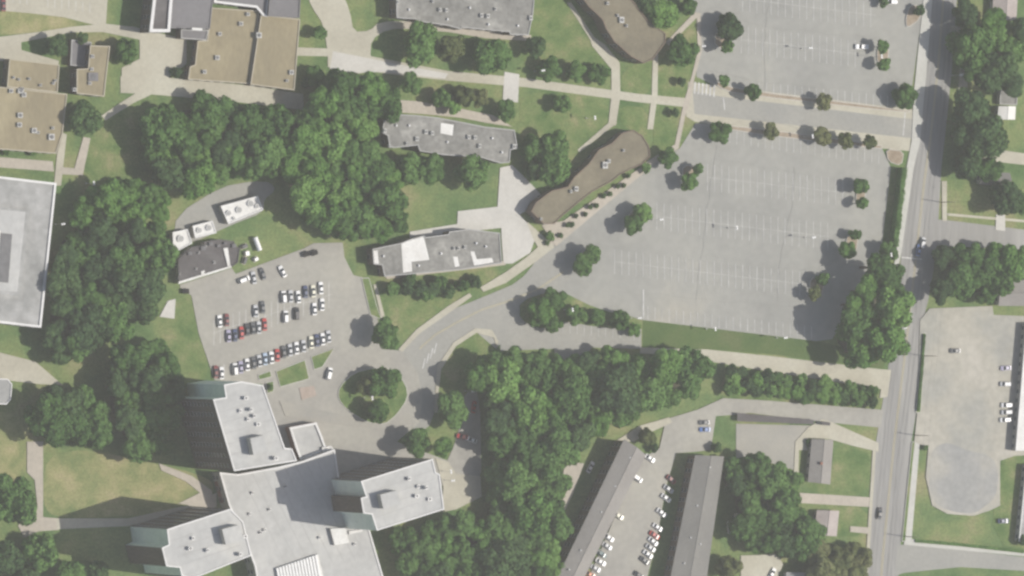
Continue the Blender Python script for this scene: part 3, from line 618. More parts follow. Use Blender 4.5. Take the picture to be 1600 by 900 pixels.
for i, (x, y, sx, sy, rz, lb) in enumerate(((383, 385, 2.2, 1.2, 20, 'grey equipment cabinet nearest the dark-roofed workshop, upper one of four'), (387, 396, 1.6, 1.6, 10, 'grey equipment cabinet right of the dark-roofed workshop, second from the top'), (384, 407, 2.4, 1.0, 70, 'grey equipment cabinet right of the workshop, third from the top'), (401, 405, 1.6, 1.2, 30, 'grey equipment cabinet below the pale storage tank'))):
    c = G(x, y, 1.5); o = empty('equipment_cabinet', (c.x, c.y, 0), R(rz)); tag(o, lb, 'equipment cabinet', 'cabinets beside the workshop')
    b = MB(); b.box(-sx/2, sx/2, -sy/2, sy/2, .12, 1.6, 0, None, .04, .04); b.build('cabinet', STEEL if i % 2 else DKMETAL, o)
    b = MB(); b.box(-sx/2-.3, sx/2+.3, -sy/2-.3, sy/2+.3, 0, .12); b.build('plinth', CONC, o)
# --- gabled apartment blocks and houses
def gable(B, pts4, ridge, h, rise, roof, wall=STUCCO, eave=.4, cap=40, step=3.6):
    """pts4: roof corners in order a,b,c,d; ridge runs from mid(a,b) to mid(c,d)"""
    P = [G(x, y, h) for x, y in pts4]; a, b_, c, d = P
    m0 = (a+b_)/2; m1 = (c+d)/2; m0.z = m1.z = h+rise
    Q = ccw([p.copy() for p in P]); W = offset(Q, eave)
    wl = MB().prism(W, 0, h-.05, top=False)
    wa, wb_, wc, wd = [p + ((a+b_+c+d)/4-p).normalized()*eave*1.3 for p in (a, b_, c, d)]
    n0 = (wa+wb_)/2; n1 = (wc+wd)/2; n0.z = n1.z = h+rise*.93
    wl.add([wa, wb_, n0], [(0, 1, 2)]); wl.add([wc, wd, n1], [(0, 1, 2)])
    wl.build('wall', wall, B)
    rb = MB(); t = Vector((0, 0, .16))
    for q in ((a, m0, m1, d), (b_, m0, m1, c)):
        v = [p for p in q]+[p+t for p in q]
        rb.add(v, [(0, 1, 2, 3), (4, 5, 6, 7), (0, 1, 5, 4), (1, 2, 6, 5), (2, 3, 7, 6), (3, 0, 4, 7)])
    rf = rb.build('roof', roof, B)
    rc = MB(); rc.tube(m0+t, m1+t, .12, .12, 6); rc.build('ridge_cap', roof, rf)
    windows(B, [Vector((p.x, p.y, 0)) for p in W], 0, h-.3, 2.8, step, cap)
    return rf
B = root('apartment_block', 'long gabled grey-roofed apartment block slanting beside the tree belt at the bottom', 'building', [(972, 690), (995, 722), (875, 900)])
gable(B, [(975, 686), (1009, 711), (880, 968), (843, 960)], None, 8.8, 1.6, R_SHING, BRICK)
for (x, y) in ((985, 715), (962, 760), (940, 800), (908, 860), (890, 890)): vent(B, x, y, 9.9, .35, .7)
B = root('apartment_block', 'straight gabled grey-brown apartment block, right of the row of parked cars at the bottom', 'building', [(1082, 712), (1130, 712), (1095, 900)])
gable(B, [(1086, 711), (1131, 713), (1096, 960), (1036, 958)], None, 7.0, 1.4, R_SHING2, BRICK)
for (x, y) in ((1110, 730), (1090, 790), (1095, 850), (1080, 840), (1070, 880)): vent(B, x, y, 7.9, .35, .7)
B = root('gabled_house', 'small gabled house with grey shingle roof, between grey yard and street lawn', 'house', [(1275, 685), (1302, 686), (1264, 754)])
rf = gable(B, [(1268, 686), (1302, 687), (1297, 757), (1262, 753)], None, 3.0, 1.6, R_SHING, STUCCO)
b = MB(); c = G(1283, 724, 4.8); b.box(c.x-.45, c.x+.45, c.y-.5, c.y+.5, 3.6, 5.4); b.build('chimney', RBRICK, rf)
B = root('gabled_house', 'tiny gabled house with pinkish roof below the concrete drive, beside the street', 'house', [(1288, 797), (1311, 797)])
gable(B, [(1276, 797), (1311, 798), (1307, 838), (1272, 836)], None, 2.8, 1.4, R_PINK, STUCCO)
B = root('gabled_house', 'bluish-white roofed house on the bottom edge, right of the beige pad', 'house', [(1228, 893), (1278, 930)])
gable(B, [(1228, 894), (1278, 895), (1280, 936), (1230, 935)], None, 3.0, 1.5, R_WHITE, STUCCO)
B = root('gabled_house', 'house with bright white roof under the trees right of the main street, upper right', 'house', [(1559, 166), (1586, 186)])
gable(B, [(1560, 166), (1587, 166), (1586, 187), (1558, 187)], None, 3.0, 1.0, PATCH, STUCCO)
volume(B, [(1563, 140), (1590, 142), (1589, 164), (1562, 163)], 2.6, wall=STUCCO, roof=R_GREY, trim=GREYTRIM, win=False)
B = root('gabled_house', 'pinkish-grey roofed house in the top right corner between trees', 'house', [(1550, 0), (1590, 35)])
gable(B, [(1552, -12), (1590, -10), (1588, 33), (1550, 30)], None, 3.2, 1.6, R_PINK, STUCCO)
B = root('gabled_house', 'grey-roofed house by a dark round tree, right edge above the side street', 'house', [(1535, 280), (1580, 300)])
gable(B, [(1530, 268), (1530, 288), (1578, 292), (1578, 270)], None, 3.0, 1.4, R_SHING2, STUCCO)
B = root('hipped_house', 'grey hip-roofed house on the right edge, north of the big concrete lot', 'house', [(1555, 440), (1600, 480)])
gable(B, [(1556, 440), (1560, 478), (1622, 478), (1620, 436)], None, 3.2, 2.0, R_SHING, STUCCO)
B = root('strip_building', 'long low building with very pale roof, right edge beside the concrete lot', 'building', [(1603, 505), (1586, 705)])
volume(B, [(1604, 505), (1587, 704), (1680, 704), (1690, 505)], 4.0, wall=STUCCO, roof=PATCH, trim=TRIM, cap=30)
B = root('strip_building', 'low pale-roofed building in the lower right corner behind the green strip', 'building', [(1598, 720), (1588, 846)])
volume(B, [(1604, 726), (1592, 846), (1680, 850), (1690, 726)], 3.5, wall=STUCCO, roof=R_WHITE, trim=TRIM, cap=20)
B = root('long_carport', 'long low dark carport between the beige drive and the grey yard', 'carport', [(1153, 645), (1272, 656), (1271, 664)])
P = poly([(1152, 645), (1272, 656), (1271, 663), (1152, 658)], 2.4)
MB().prism(P, 2.25, 2.4, bottom=True).build('roof', R_DARK, B)
for i in range(9):
    for yy in (647, 656):
        c = G(1155+14*i, yy+i*1.0, 2.3); MB().box(c.x-.07, c.x+.07, c.y-.07, c.y+.07, 0, 2.26).build('post', DKMETAL, B)
B = root('short_carport', 'short dark carport right of the long one, at the driveway mouth', 'carport', [(1284, 658), (1298, 664)])
P = poly([(1284, 658), (1298, 660), (1297, 665), (1284, 664)], 2.4)
MB().prism(P, 2.25, 2.4, bottom=True).build('roof', R_DARK, B)
for (x, y) in ((1286, 659), (1296, 661), (1286, 663), (1295, 664)):
    c = G(x, y, 2.3); MB().box(c.x-.07, c.x+.07, c.y-.07, c.y+.07, 0, 2.26).build('post', DKMETAL, B)
B = root('white_pavilion', 'small pale round-cornered roof on the left edge below the concrete path', 'building', [(0, 592), (18, 600)])
volume(B, chk if False else [(-30, 590), (12, 592), (19, 600), (17, 624), (10, 632), (-30, 630)], 4.0, wall=STUCCO, roof=R_WHITE, trim=TRIM, cap=8)

# roof seams on the big membrane roofs
def seams(parent, a, b_, n, c, z):
    b = MB()
    for k in range(1, n):
        t = k/n; p = G(a[0]+(b_[0]-a[0])*t, a[1]+(b_[1]-a[1])*t, z); q = G(c[0]+(b_[0]-a[0])*t, c[1]+(b_[1]-a[1])*t, z)
        u = (q-p).normalized(); nn = Vector((-u.y, u.x, 0))*.09
        b.add([p-nn, q-nn, q+nn, p+nn], [(0, 1, 2, 3)])
    return b.build('roof_seam', GREYTRIM, parent)
seams(hub, (362, 750), (510, 712), 9, (440, 905), 7.97)
seams(wN, (340, 628), (362, 728), 6, (412, 606), HT-.24)
seams(wE, (574, 756), (590, 822), 5, (672, 722), HT-.24)
seams(wS, (264, 832), (286, 896), 5, (358, 800), HT-.24)

# ------------------------------------------------------------------ trees
def crown_mesh(seed, nleaf=2600, lobes=9, flat=.8, ls=.085, open_=.0):
    rnd = random.Random(seed); L = [(Vector((0, 0, -.05)), .62)]
    for k in range(lobes):
        a = 2*math.pi*(k+rnd.uniform(-.35, .35))/lobes; r = rnd.uniform(.34, .68); z = rnd.uniform(-.45, .45)
        L.append((Vector((r*math.cos(a), r*math.sin(a), z*flat)), rnd.uniform(.22, .42)))
    for k in range(4):
        L.append((Vector((rnd.uniform(-.4, .4), rnd.uniform(-.4, .4), rnd.uniform(.25, .62)*flat)), rnd.uniform(.2, .36)))
    v = []; f = []
    W = [l[1]**2 for l in L]
    for i in range(nleaf):
        c, r = rnd.choices(L, W)[0]
        u = Vector((rnd.gauss(0, 1), rnd.gauss(0, 1), rnd.gauss(.25, 1))).normalized()
        p = c+Vector((u.x, u.y, u.z*flat))*r*rnd.uniform(.80, 1.06)
        # skip clumps buried deep in another lobe
        if any((p-c2).length < r2*.62 for c2, r2 in L): continue
        n = (u+Vector((rnd.gauss(0, .45), rnd.gauss(0, .45), rnd.gauss(0, .45)))).normalized()
        t = n.orthogonal().normalized(); t.rotate(Matrix.Rotation(rnd.uniform(0, 6.28), 3, n)); s = n.cross(t)
        a_, b_ = ls*rnd.uniform(.6, 1.3), ls*rnd.uniform(.5, 1.0)
        k = len(v); v += [p-t*a_, p-s*b_, p+t*a_, p+s*b_]; f.append((k, k+1, k+2, k+3))
    # inner mass that stops light, itself lumpy
    for c, r in L:
        bm = bmesh.new(); bmesh.ops.create_icosphere(bm, subdivisions=2, radius=r*.74)
        k = len(v)
        for q in bm.verts: v.append(c+Vector((q.co.x, q.co.y, q.co.z*flat))*rnd.uniform(.86, 1.1))
        for q in bm.faces: f.append(tuple(k+x.index for x in q.verts))
        bm.free()
    me = bpy.data.meshes.new('crown'); me.from_pydata(v, [], f); me.update(); return me
CR = {}
for kind in LEAF:
    CR[kind] = []
    for s in range(4):
        me = crown_mesh(11+s*7+hash_k if (hash_k := {'mid': 0, 'dark': 100, 'bright': 200, 'olive': 300}[kind]) else 11+s*7, 4200, 10+s % 3, ls=.075)
        me.materials.append(LEAF[kind]); CR[kind].append(me)
SM = {}
for kind in LEAF:
    SM[kind] = []
    for s in range(3):
        me = crown_mesh(500+s*5+len(kind), 900, 6, .85, .15); me.materials.append(LEAF[kind]); SM[kind].append(me)
def trunk_mesh(seed):
    rnd = random.Random(seed); b = MB()
    b.tube((0, 0, -.02), (.02, .01, .55), .045, .034, 8); b.tube((.02, .01, .53), (0, .02, .95), .034, .012, 7)
    for k in range(5):
        a = k*1.26+rnd.uniform(-.3, .3); z = .45+.07*k
        b.tube((.01, .01, z), (.22*math.cos(a), .22*math.sin(a), z+.22), .018, .006, 5)
    o = b.build('trunk', BARK); me = o.data; bpy.data.objects.remove(o); return me
TR = [trunk_mesh(s) for s in range(3)]
rt = random.Random(21); TREES = []
OR2 = ['leftmost', 'second from the left', 'third from the left', 'fourth from the left', 'fifth from the left', 'sixth from the left', 'seventh from the left', 'eighth from the left', 'ninth from the left', 'tenth from the left',
       'eleventh from the left', 'twelfth from the left', 'thirteenth from the left', 'fourteenth from the left', 'fifteenth from the left', 'sixteenth from the left', 'seventeenth from the left', 'eighteenth from the left', 'nineteenth from the left', 'twentieth from the left', 'twenty-first from the left']
def tree(px, py, r, kind='mid', zc_=None, label=None, group=None, name='broadleaf_tree', cat='tree', flat=None):
    """crown centre seen at px,py with radius r (survey px)"""
    rm = r*MPP*1.18
    if zc_ is None: zc_ = 2.2+rm*1.15
    rz = rm*(flat or rt.uniform(.8, 1.0)); zc_ = max(zc_, rz*.95+.3)
    c = G(px, py, zc_); base = Vector((c.x, c.y, 0))
    o = empty(name, base); tag(o, label, cat, group)
    t = link('trunk', rt.choice(TR), o); H = zc_+rz*.2; t.scale = (H*.8, H*.8, H); t.rotation_euler.z = rt.uniform(0, 6)
    k = link('crown', rt.choice(CR[kind] if r > 13 else SM[kind]), o); k.location.z = zc_; k.scale = (rm, rm*rt.uniform(.93, 1.07), rz); k.rotation_euler.z = rt.uniform(0, 6.28)
    TREES.append((px, py, r)); return o
def inside(x, y, P):
    c = False; n = len(P)
    for i in range(n):
        x1, y1 = P[i]; x2, y2 = P[i-1]
        if (y1 > y) != (y2 > y) and x < (x2-x1)*(y-y1)/(y2-y1)+x1: c = not c
    return c
ORD = ['northernmost', 'second from north', 'third from north', 'fourth from north', 'fifth from north', 'sixth from north', 'seventh from north', 'eighth from north', 'ninth from north', 'tenth from north', 'eleventh from north', 'twelfth from north', 'thirteenth from north', 'fourteenth from north', 'fifteenth from north', 'sixteenth from north', 'seventeenth from north', 'eighteenth from north', 'nineteenth from north', 'twentieth from north']
def wood(P, where, rmin, rmax, kinds, zbase, seed, sides=3, extra=()):
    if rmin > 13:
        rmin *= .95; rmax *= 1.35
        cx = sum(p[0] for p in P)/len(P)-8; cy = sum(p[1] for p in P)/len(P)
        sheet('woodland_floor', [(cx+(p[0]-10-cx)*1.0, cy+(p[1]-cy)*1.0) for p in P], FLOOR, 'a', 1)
    """trees packed through a wood outline; every tree gets its own place in words"""
    rnd = random.Random(seed); L = list(extra)
    xs = [p[0] for p in P]; ys = [p[1] for p in P]
    for _ in range(5000):
        x = rnd.uniform(min(xs), max(xs)); y = rnd.uniform(min(ys), max(ys)); r = rnd.uniform(rmin, rmax)
        if inside(x, y, P) and all(math.hypot(x-q[0], y-q[1]) > .56*(r+q[2]) for q in L): L.append((x, y, r))
    L = [q for q in L if -25 < q[0] < 1625 and -25 < q[1] < 925]
    x0, x1 = min(q[0] for q in L), max(q[0] for q in L)+.01
    bands = {}
    for q in L: bands.setdefault(int((q[0]-x0)/(x1-x0)*sides), []).append(q)
    bn = {2: ['left half of', 'right half of'], 3: ['left part of', 'middle of', 'right part of'],
          
          5: ['left end of', 'left part of', 'middle of', 'right part of', 'right end of']}[sides]
    for bi, qs in bands.items():
        qs.sort(key=lambda q: q[1])
        for i, (x, y, r) in enumerate(qs):
            k = rnd.choice(kinds); adj = {'mid': 'green', 'dark': 'dark green', 'bright': 'bright green', 'olive': 'olive green'}[k]
            tree(x, y, r, k, zbase+(r-(rmin+rmax)/2)*.12+rnd.uniform(-2.4, 2.6)*min(1, zbase/8), '%s tree, %s, %s the %s' % (adj, ORD[min(i, 19)], bn[bi], where), 'trees of the '+where)
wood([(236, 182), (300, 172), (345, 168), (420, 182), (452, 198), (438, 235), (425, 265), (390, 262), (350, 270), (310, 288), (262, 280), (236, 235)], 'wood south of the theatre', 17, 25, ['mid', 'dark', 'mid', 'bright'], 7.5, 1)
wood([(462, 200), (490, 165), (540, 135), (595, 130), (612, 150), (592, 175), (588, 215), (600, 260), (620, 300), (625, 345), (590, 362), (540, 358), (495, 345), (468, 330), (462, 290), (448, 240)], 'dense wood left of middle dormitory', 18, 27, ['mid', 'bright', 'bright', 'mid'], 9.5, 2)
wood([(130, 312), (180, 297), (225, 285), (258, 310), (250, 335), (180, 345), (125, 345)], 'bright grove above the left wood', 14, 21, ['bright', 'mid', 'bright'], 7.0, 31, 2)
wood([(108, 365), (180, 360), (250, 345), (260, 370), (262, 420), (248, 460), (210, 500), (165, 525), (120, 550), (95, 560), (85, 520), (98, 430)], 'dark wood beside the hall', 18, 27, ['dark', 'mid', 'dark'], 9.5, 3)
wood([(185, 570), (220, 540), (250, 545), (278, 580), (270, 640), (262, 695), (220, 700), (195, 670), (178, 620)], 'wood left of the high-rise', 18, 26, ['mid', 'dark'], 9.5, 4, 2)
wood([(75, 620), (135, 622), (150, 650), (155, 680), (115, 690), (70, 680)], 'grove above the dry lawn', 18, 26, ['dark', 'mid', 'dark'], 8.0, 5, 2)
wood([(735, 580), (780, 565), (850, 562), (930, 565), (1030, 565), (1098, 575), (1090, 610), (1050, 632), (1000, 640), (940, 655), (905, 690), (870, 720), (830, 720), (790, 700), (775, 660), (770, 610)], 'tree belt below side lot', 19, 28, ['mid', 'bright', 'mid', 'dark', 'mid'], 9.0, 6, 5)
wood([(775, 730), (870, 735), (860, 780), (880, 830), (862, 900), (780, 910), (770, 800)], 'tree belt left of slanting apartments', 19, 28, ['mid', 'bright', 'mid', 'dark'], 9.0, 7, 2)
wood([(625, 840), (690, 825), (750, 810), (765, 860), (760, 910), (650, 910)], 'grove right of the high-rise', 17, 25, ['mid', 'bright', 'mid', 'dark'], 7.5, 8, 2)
wood([(1130, 735), (1180, 728), (1235, 750), (1240, 790), (1262, 820), (1250, 860), (1200, 850), (1150, 840), (1165, 790)], 'grove between apartments and houses', 17, 25, ['mid', 'dark', 'mid'], 7.5, 9, 3)
wood([(1270, 860), (1350, 858), (1352, 895), (1290, 905)], 'corner grove by main street', 14, 22, ['olive'], 6.5, 10, 2)
wood([(1140, 578), (1200, 584), (1365, 612), (1365, 628), (1200, 614), (1135, 606)], 'bushy row between two drives', 11, 15, ['mid', 'dark', 'bright'], 3.4, 12, 5)
wood([(1372, 415), (1398, 410), (1405, 440), (1402, 500), (1400, 540), (1370, 555), (1318, 545), (1322, 500), (1350, 450)], 'tall clump by main street', 22, 29, ['mid', 'bright', 'mid'], 15.5, 13, 2)
wood([(1518, 60), (1545, 55), (1590, 70), (1580, 130), (1530, 120), (1505, 100)], 'upper right tree group', 20, 28, ['mid', 'dark'], 8.5, 14, 2)
wood([(1505, 165), (1545, 175), (1550, 225), (1515, 235), (1495, 210)], 'dark group beside white-roofed house', 22, 30, ['dark'], 9.5, 15, 2)
wood([(1498, 400), (1560, 395), (1600, 400), (1600, 425), (1540, 460), (1500, 450)], 'grove below the right side street', 18, 26, ['mid', 'bright', 'mid'], 8.5, 16, 3)
# single trees: px, py, r, kind, crown height, label
S = [
 (88, 72, 16, 'dark', 5, 'small dark tree left of the narrow tan-roofed building, by the curved path'),
 (196, 82, 20, 'mid', 4.5, 'round green tree right of the narrow tan-roofed building, on the plaza edge'),
 (130, 60, 10, 'dark', 4, 'small dark tree touching the curved path above the narrow tan building'),
 (275, 113, 9, 'dark', 2.4, 'small dark tree at the lower left corner of the tan theatre'),
 (130, 186, 25, 'dark', 5.5, 'dark spreading tree right of the L-shaped tan block'),
 (500, 50, 12, 'mid', 4, 'small tree right of the theatre near the top plaza'),
 (492, 118, 15, 'mid', 4, 'dark-edged tree at the right end of the theatre below the pale walk'),
 (480, 128, 10, 'dark', 3, 'low dark tree touching the theatre corner'),
 (520, 140, 20, 'dark', 8, 'dark tree at the upper left tip of the dense wood'),
 (585, 135, 22, 'bright', 9, 'bright yellow-green tree at the top of the dense wood'),
 (655, 68, 30, 'mid', 9, 'large round green tree, leftmost in the row below the top grey dormitory'),
 (705, 74, 24, 'olive', 8, 'olive tree in the middle of the row below the top grey dormitory'),
 (768, 90, 30, 'mid', 7, 'wide green tree at the right end of the row below the top grey dormitory'),
 (640, 130, 17, 'mid', 6, 'tree just below the pale walk at the wood edge'),
 (690, 152, 15, 'mid', 5, 'left tree of the cluster above the middle dormitory'),
 (722, 148, 18, 'olive', 5, 'olive tree above the centre of the middle dormitory'),
 (710, 168, 12, 'bright', 4.5, 'small bright tree touching the path above the middle dormitory'),
 (750, 152, 15, 'olive', 5, 'olive tree left of the small white path pad'),
 (790, 172, 17, 'mid', 5, 'green tree below the small white path pad'),
 (838, 72, 18, 'dark', 6, 'dark tree at the lower right corner of the top grey dormitory'),
 (858, 108, 18, 'mid', 4, 'left tree above the long walk on the upper lawn'),
 (900, 112, 15, 'mid', 3.5, 'middle tree above the long walk on the upper lawn'),
 (935, 115, 16, 'mid', 4, 'right tree above the long walk beside the slanting path'),
 (880, 162, 15, 'mid', 5, 'lone round tree below the long walk on the middle lawn'),
 (1066, 80, 24, 'mid', 7, 'green tree right of the tip of the upper brown building'),
 (1035, 22, 26, 'bright', 7, 'bright tree filling the corner right of the upper brown building'),
 (1010, 5, 18, 'dark', 7, 'dark tree on the top edge beside the upper brown building'),
 (1075, 10, 14, 'mid', 5, 'tree on the top edge at the corner of the upper parking lot'),
 (1065, 128, 8, 'dark', 3, 'little dark tree above the walk end by the lot edge'),
 (1056, 176, 8, 'dark', 3, 'little dark tree below the walk end by the lot edge'),
 (832, 232, 22, 'mid', 6.5, 'left tree of the big clump beside the lower brown building'),
 (860, 228, 26, 'mid', 8, 'top tree of the big clump beside the lower brown building'),
 (868, 262, 28, 'mid', 8, 'lowest and broadest tree of the clump beside the lower brown building'),
 (840, 262, 18, 'dark', 5, 'dark tree at the lower left of the clump beside the lower brown building'),
 (640, 265, 24, 'mid', 6, 'left tree below the middle dormitory'),
 (672, 262, 22, 'mid', 6, 'second tree below the middle dormitory'),
 (738, 270, 27, 'mid', 8, 'round green tree below the right half of the middle dormitory'),
 (604, 522, 22, 'mid', 8, 'round tree at the right edge of the small car lot'),
 (600, 598, 24, 'mid', 7, 'upper tree on the oval roundabout island'),
 (572, 603, 15, 'olive', 4.5, 'left tree on the oval roundabout island'),
 (592, 643, 19, 'mid', 5.5, 'lower tree on the oval roundabout island'),
 (770, 582, 30, 'mid', 9, 'broad tree on the grass inside the road bend'),
 (706, 640, 27, 'mid', 8, 'round tree south of the roundabout road'),
 (652, 692, 22, 'mid', 8, 'dark-edged tree above the east wing of the high-rise'),
 (690, 698, 17, 'bright', 7, 'bright tree touching the north edge of the east wing'),
 (20, 780, 38, 'mid', 8, 'large bright-topped tree on the left edge left of the vertical path'),
 (64, 862, 30, 'mid', 7, 'tree in the bottom left below the path junction'),
 (12, 872, 28, 'dark', 7, 'dark tree in the bottom left corner'),
 (110, 900, 24, 'mid', 6, 'tree on the bottom edge left of the southwest wing'),
 (40, 905, 20, 'dark', 6, 'dark tree on the bottom edge near the left corner'),
 (150, 895, 22, 'dark', 5, 'dark tree on the bottom edge in the high-rise shadow'),
 (1510, 22, 24, 'dark', 9, 'dark tree beside the street at the top right'),
 (1550, 32, 24, 'bright', 8, 'bright tree left of the house in the top right corner'),
 (1598, 45, 22, 'dark', 8, 'dark tree on the right edge near the top'),
 (1512, 258, 26, 'dark', 8, 'dark tree beside the street, above the yard with the long sidewalk'),
 (1545, 262, 22, 'mid', 7, 'green tree left of the grey-roofed house on the right edge'),
 (1572, 310, 26, 'dark', 7, 'dark round tree in the yard above the side street'),
 (1600, 318, 18, 'mid', 5, 'green tree on the right edge above the side street'),
 (1472, 402, 18, 'dark', 6, 'dark tree right of the main street below the junction'),
 (1470, 455, 20, 'dark', 9, 'dark tree overhanging the main street above the concrete lot'),
 (1388, 392, 15, 'mid', 5, 'small tree at the lower end of the long hedge'),
 (1598, 845, 10, 'dark', 3, 'small dark tree in the lower right corner by the side street'),
 (1120, 700, 10, 'dark', 3, 'small dark tree at the top of the straight apartment block'),
 (1023, 700, 8, 'dark', 2.5, 'little tree at the top of the slanting apartment block'),
 (1010, 682, 14, 'olive', 4, 'olive tree above the slanting apartment block'),
 (1142, 730, 14, 'mid', 6, 'small tree at the upper right of the straight apartment block'),
 (1140, 885, 20, 'olive', 5, 'olive tree between the straight apartment block and the beige pad'),
 (1270, 835, 22, 'mid', 6, 'green tree left of the tiny pinkish house'),
 (745, 870, 22, 'bright', 6, 'bright tree at the bottom right of the high-rise'),
 (665, 385, 0, 'mid', 3, ''),
]
for (x, y, r, k, z, lb) in S:
    if r: tree(x, y, r, k, z, lb)
LOT = [
 (1138, 42, 19, 'dark', 6.2, 'largest tree in the upper parking lot, at its left edge'), (1137, 70, 11, 'mid', 5.5, 'small tree just below the largest tree of the upper parking lot'),
 (1132, 126, 9, 'mid', 4.5, 'small tree at the crosswalk corner of the upper parking lot'), (1178, 144, 12, 'mid', 5.2, 'left tree of the mulch strip under the upper parking lot'),
 (1286, 159, 11, 'olive', 4.8, 'middle tree of the mulch strip under the upper parking lot'), (1414, 150, 18, 'mid', 5.5, 'broad tree at the lower right corner of the upper parking lot'),
 (1380, 73, 10, 'mid', 5, 'upper of two trees on the island right of the white pickup'), (1381, 102, 10, 'mid', 5, 'lower of two trees on the island right of the white pickup'),
 (1436, 17, 9, 'dark', 3.2, 'small dark tree beside the pale sidewalk at the top'), (1381, 3, 8, 'dark', 3.2, 'small dark tree on the top edge in the upper parking lot'),
 (1124, 207, 15, 'mid', 5.2, 'leftmost tree under the cross drive'), (1205, 205, 11, 'olive', 4.6, 'second tree from the left under the cross drive'),
 (1285, 213, 14, 'olive', 5.4, 'third tree from the left under the cross drive, by a lamp'), (1320, 220, 11, 'olive', 4.8, 'fourth tree from the left under the cross drive'), (1358, 222, 10, 'olive', 4.8, 'rightmost tree under the cross drive'),
 (1044, 247, 13, 'mid', 4.2, 'tree at the upper tip of the lower brown building, on the walk'), (1010, 262, 8, 'mid', 2.4, 'small bush-like tree against the upper tip of the lower brown building'),
 (1091, 264, 9, 'mid', 4.8, 'upper tree of the pair at the upper left of the large lot'), (1076, 284, 12, 'bright', 5.4, 'lower tree of the pair at the upper left of the large lot'),
 (1345, 292, 12, 'mid', 4.6, 'upper tree of the pair right of the second stall row'), (1346, 318, 9, 'bright', 4.8, 'lower tree of the pair right of the second stall row'),
 (1336, 367, 9, 'mid', 4.4, 'small tree above the bright one near the long hedge'), (1323, 391, 13, 'bright', 5.6, 'bright round tree left of the long hedge end'),
 (1285, 437, 10, 'mid', 4.6, 'upper tree of the pair by the big corner trees'), (1272, 458, 11, 'olive', 4.8, 'lower tree of the pair by the big corner trees'),
 (1005, 333, 15, 'bright', 5.6, 'right tree of the pair standing left of the stalls in the large lot'), (990, 352, 15, 'mid', 5.6, 'left tree of the pair standing left of the stalls in the large lot'),
 (926, 397, 14, 'mid', 5.4, 'upper tree of the pair near the tip of the curved road'), (912, 414, 15, 'mid', 5.6, 'lower tree of the pair near the tip of the curved road'),
 (843, 487, 18, 'bright', 6.5, 'brightest tree at the left end of the planting bed above the side lot'), (866, 468, 16, 'mid', 6, 'upper tree at the left end of the planting bed above the side lot'),
 (864, 506, 13, 'mid', 4.6, 'lower tree at the left end of the planting bed above the side lot'), (900, 492, 14, 'mid', 3.8, 'tree around the lamp in the planting bed above the side lot'),
 (935, 495, 12, 'mid', 3.8, 'tree in the middle of the planting bed above the side lot'), (970, 500, 14, 'mid', 5.2, 'dark-shadowed tree near the right end of the planting bed'), (992, 515, 10, 'bright', 3, 'small bright tree at the right end of the planting bed')]
for (x, y, r, k, z, lb) in LOT: tree(x, y, r*1.14, k, z, lb, 'trees planted in the parking lots', name='parking_lot_tree')
# shrubs
SH = [(613, 450, 12), (634, 452, 13), (656, 450, 13), (678, 452, 13), (700, 455, 12), (690, 440, 11), (722, 447, 12), (742, 440, 11), (665, 462, 10), (640, 438, 11)]
for i, (x, y, r) in enumerate(sorted(SH)):
    tree(x, y, r, 'dark' if i % 2 else 'mid', 3.0, 'dark shrub, %s in the belt below the patched dormitory' % OR2[i], 'shrubs below the patched dormitory', 'shrub', 'shrub')
ap = [(982, 275), (965, 291), (975, 290), (943, 306), (953, 303), (932, 321), (922, 323), (915, 335), (900, 337), (887, 352), (894, 351), (876, 368), (862, 372), (855, 380)]
for i, (x, y) in enumerate(ap):
    tree(x, y, 4.5, 'dark', .8, 'tiny dark clipped shrub, %s along the lower brown building' % ORD[i], 'clipped shrubs along the lower brown building', 'shrub', 'shrub')
for (x, y, r, lb) in ((10, 237, 6, 'small shrub below the L-shaped tan block, at the left edge'), (52, 239, 6, 'small dark shrub below the middle of the L-shaped tan block'), (858, 369, 8, 'green shrub at the lower tip of the lower brown building'),
                      (120, 135, 0, ''), (1262, 690, 4, 'little shrub at the upper left of the grey shingled house'), (1446, 700, 5, 'small shrub right of the sidewalk by the gravel patch'), (423, 604, 5, 'small bright shrub on the tiny island by the north wing')):
    if r: tree(x, y, r, 'mid', 1.4, lb, None, 'shrub', 'shrub')
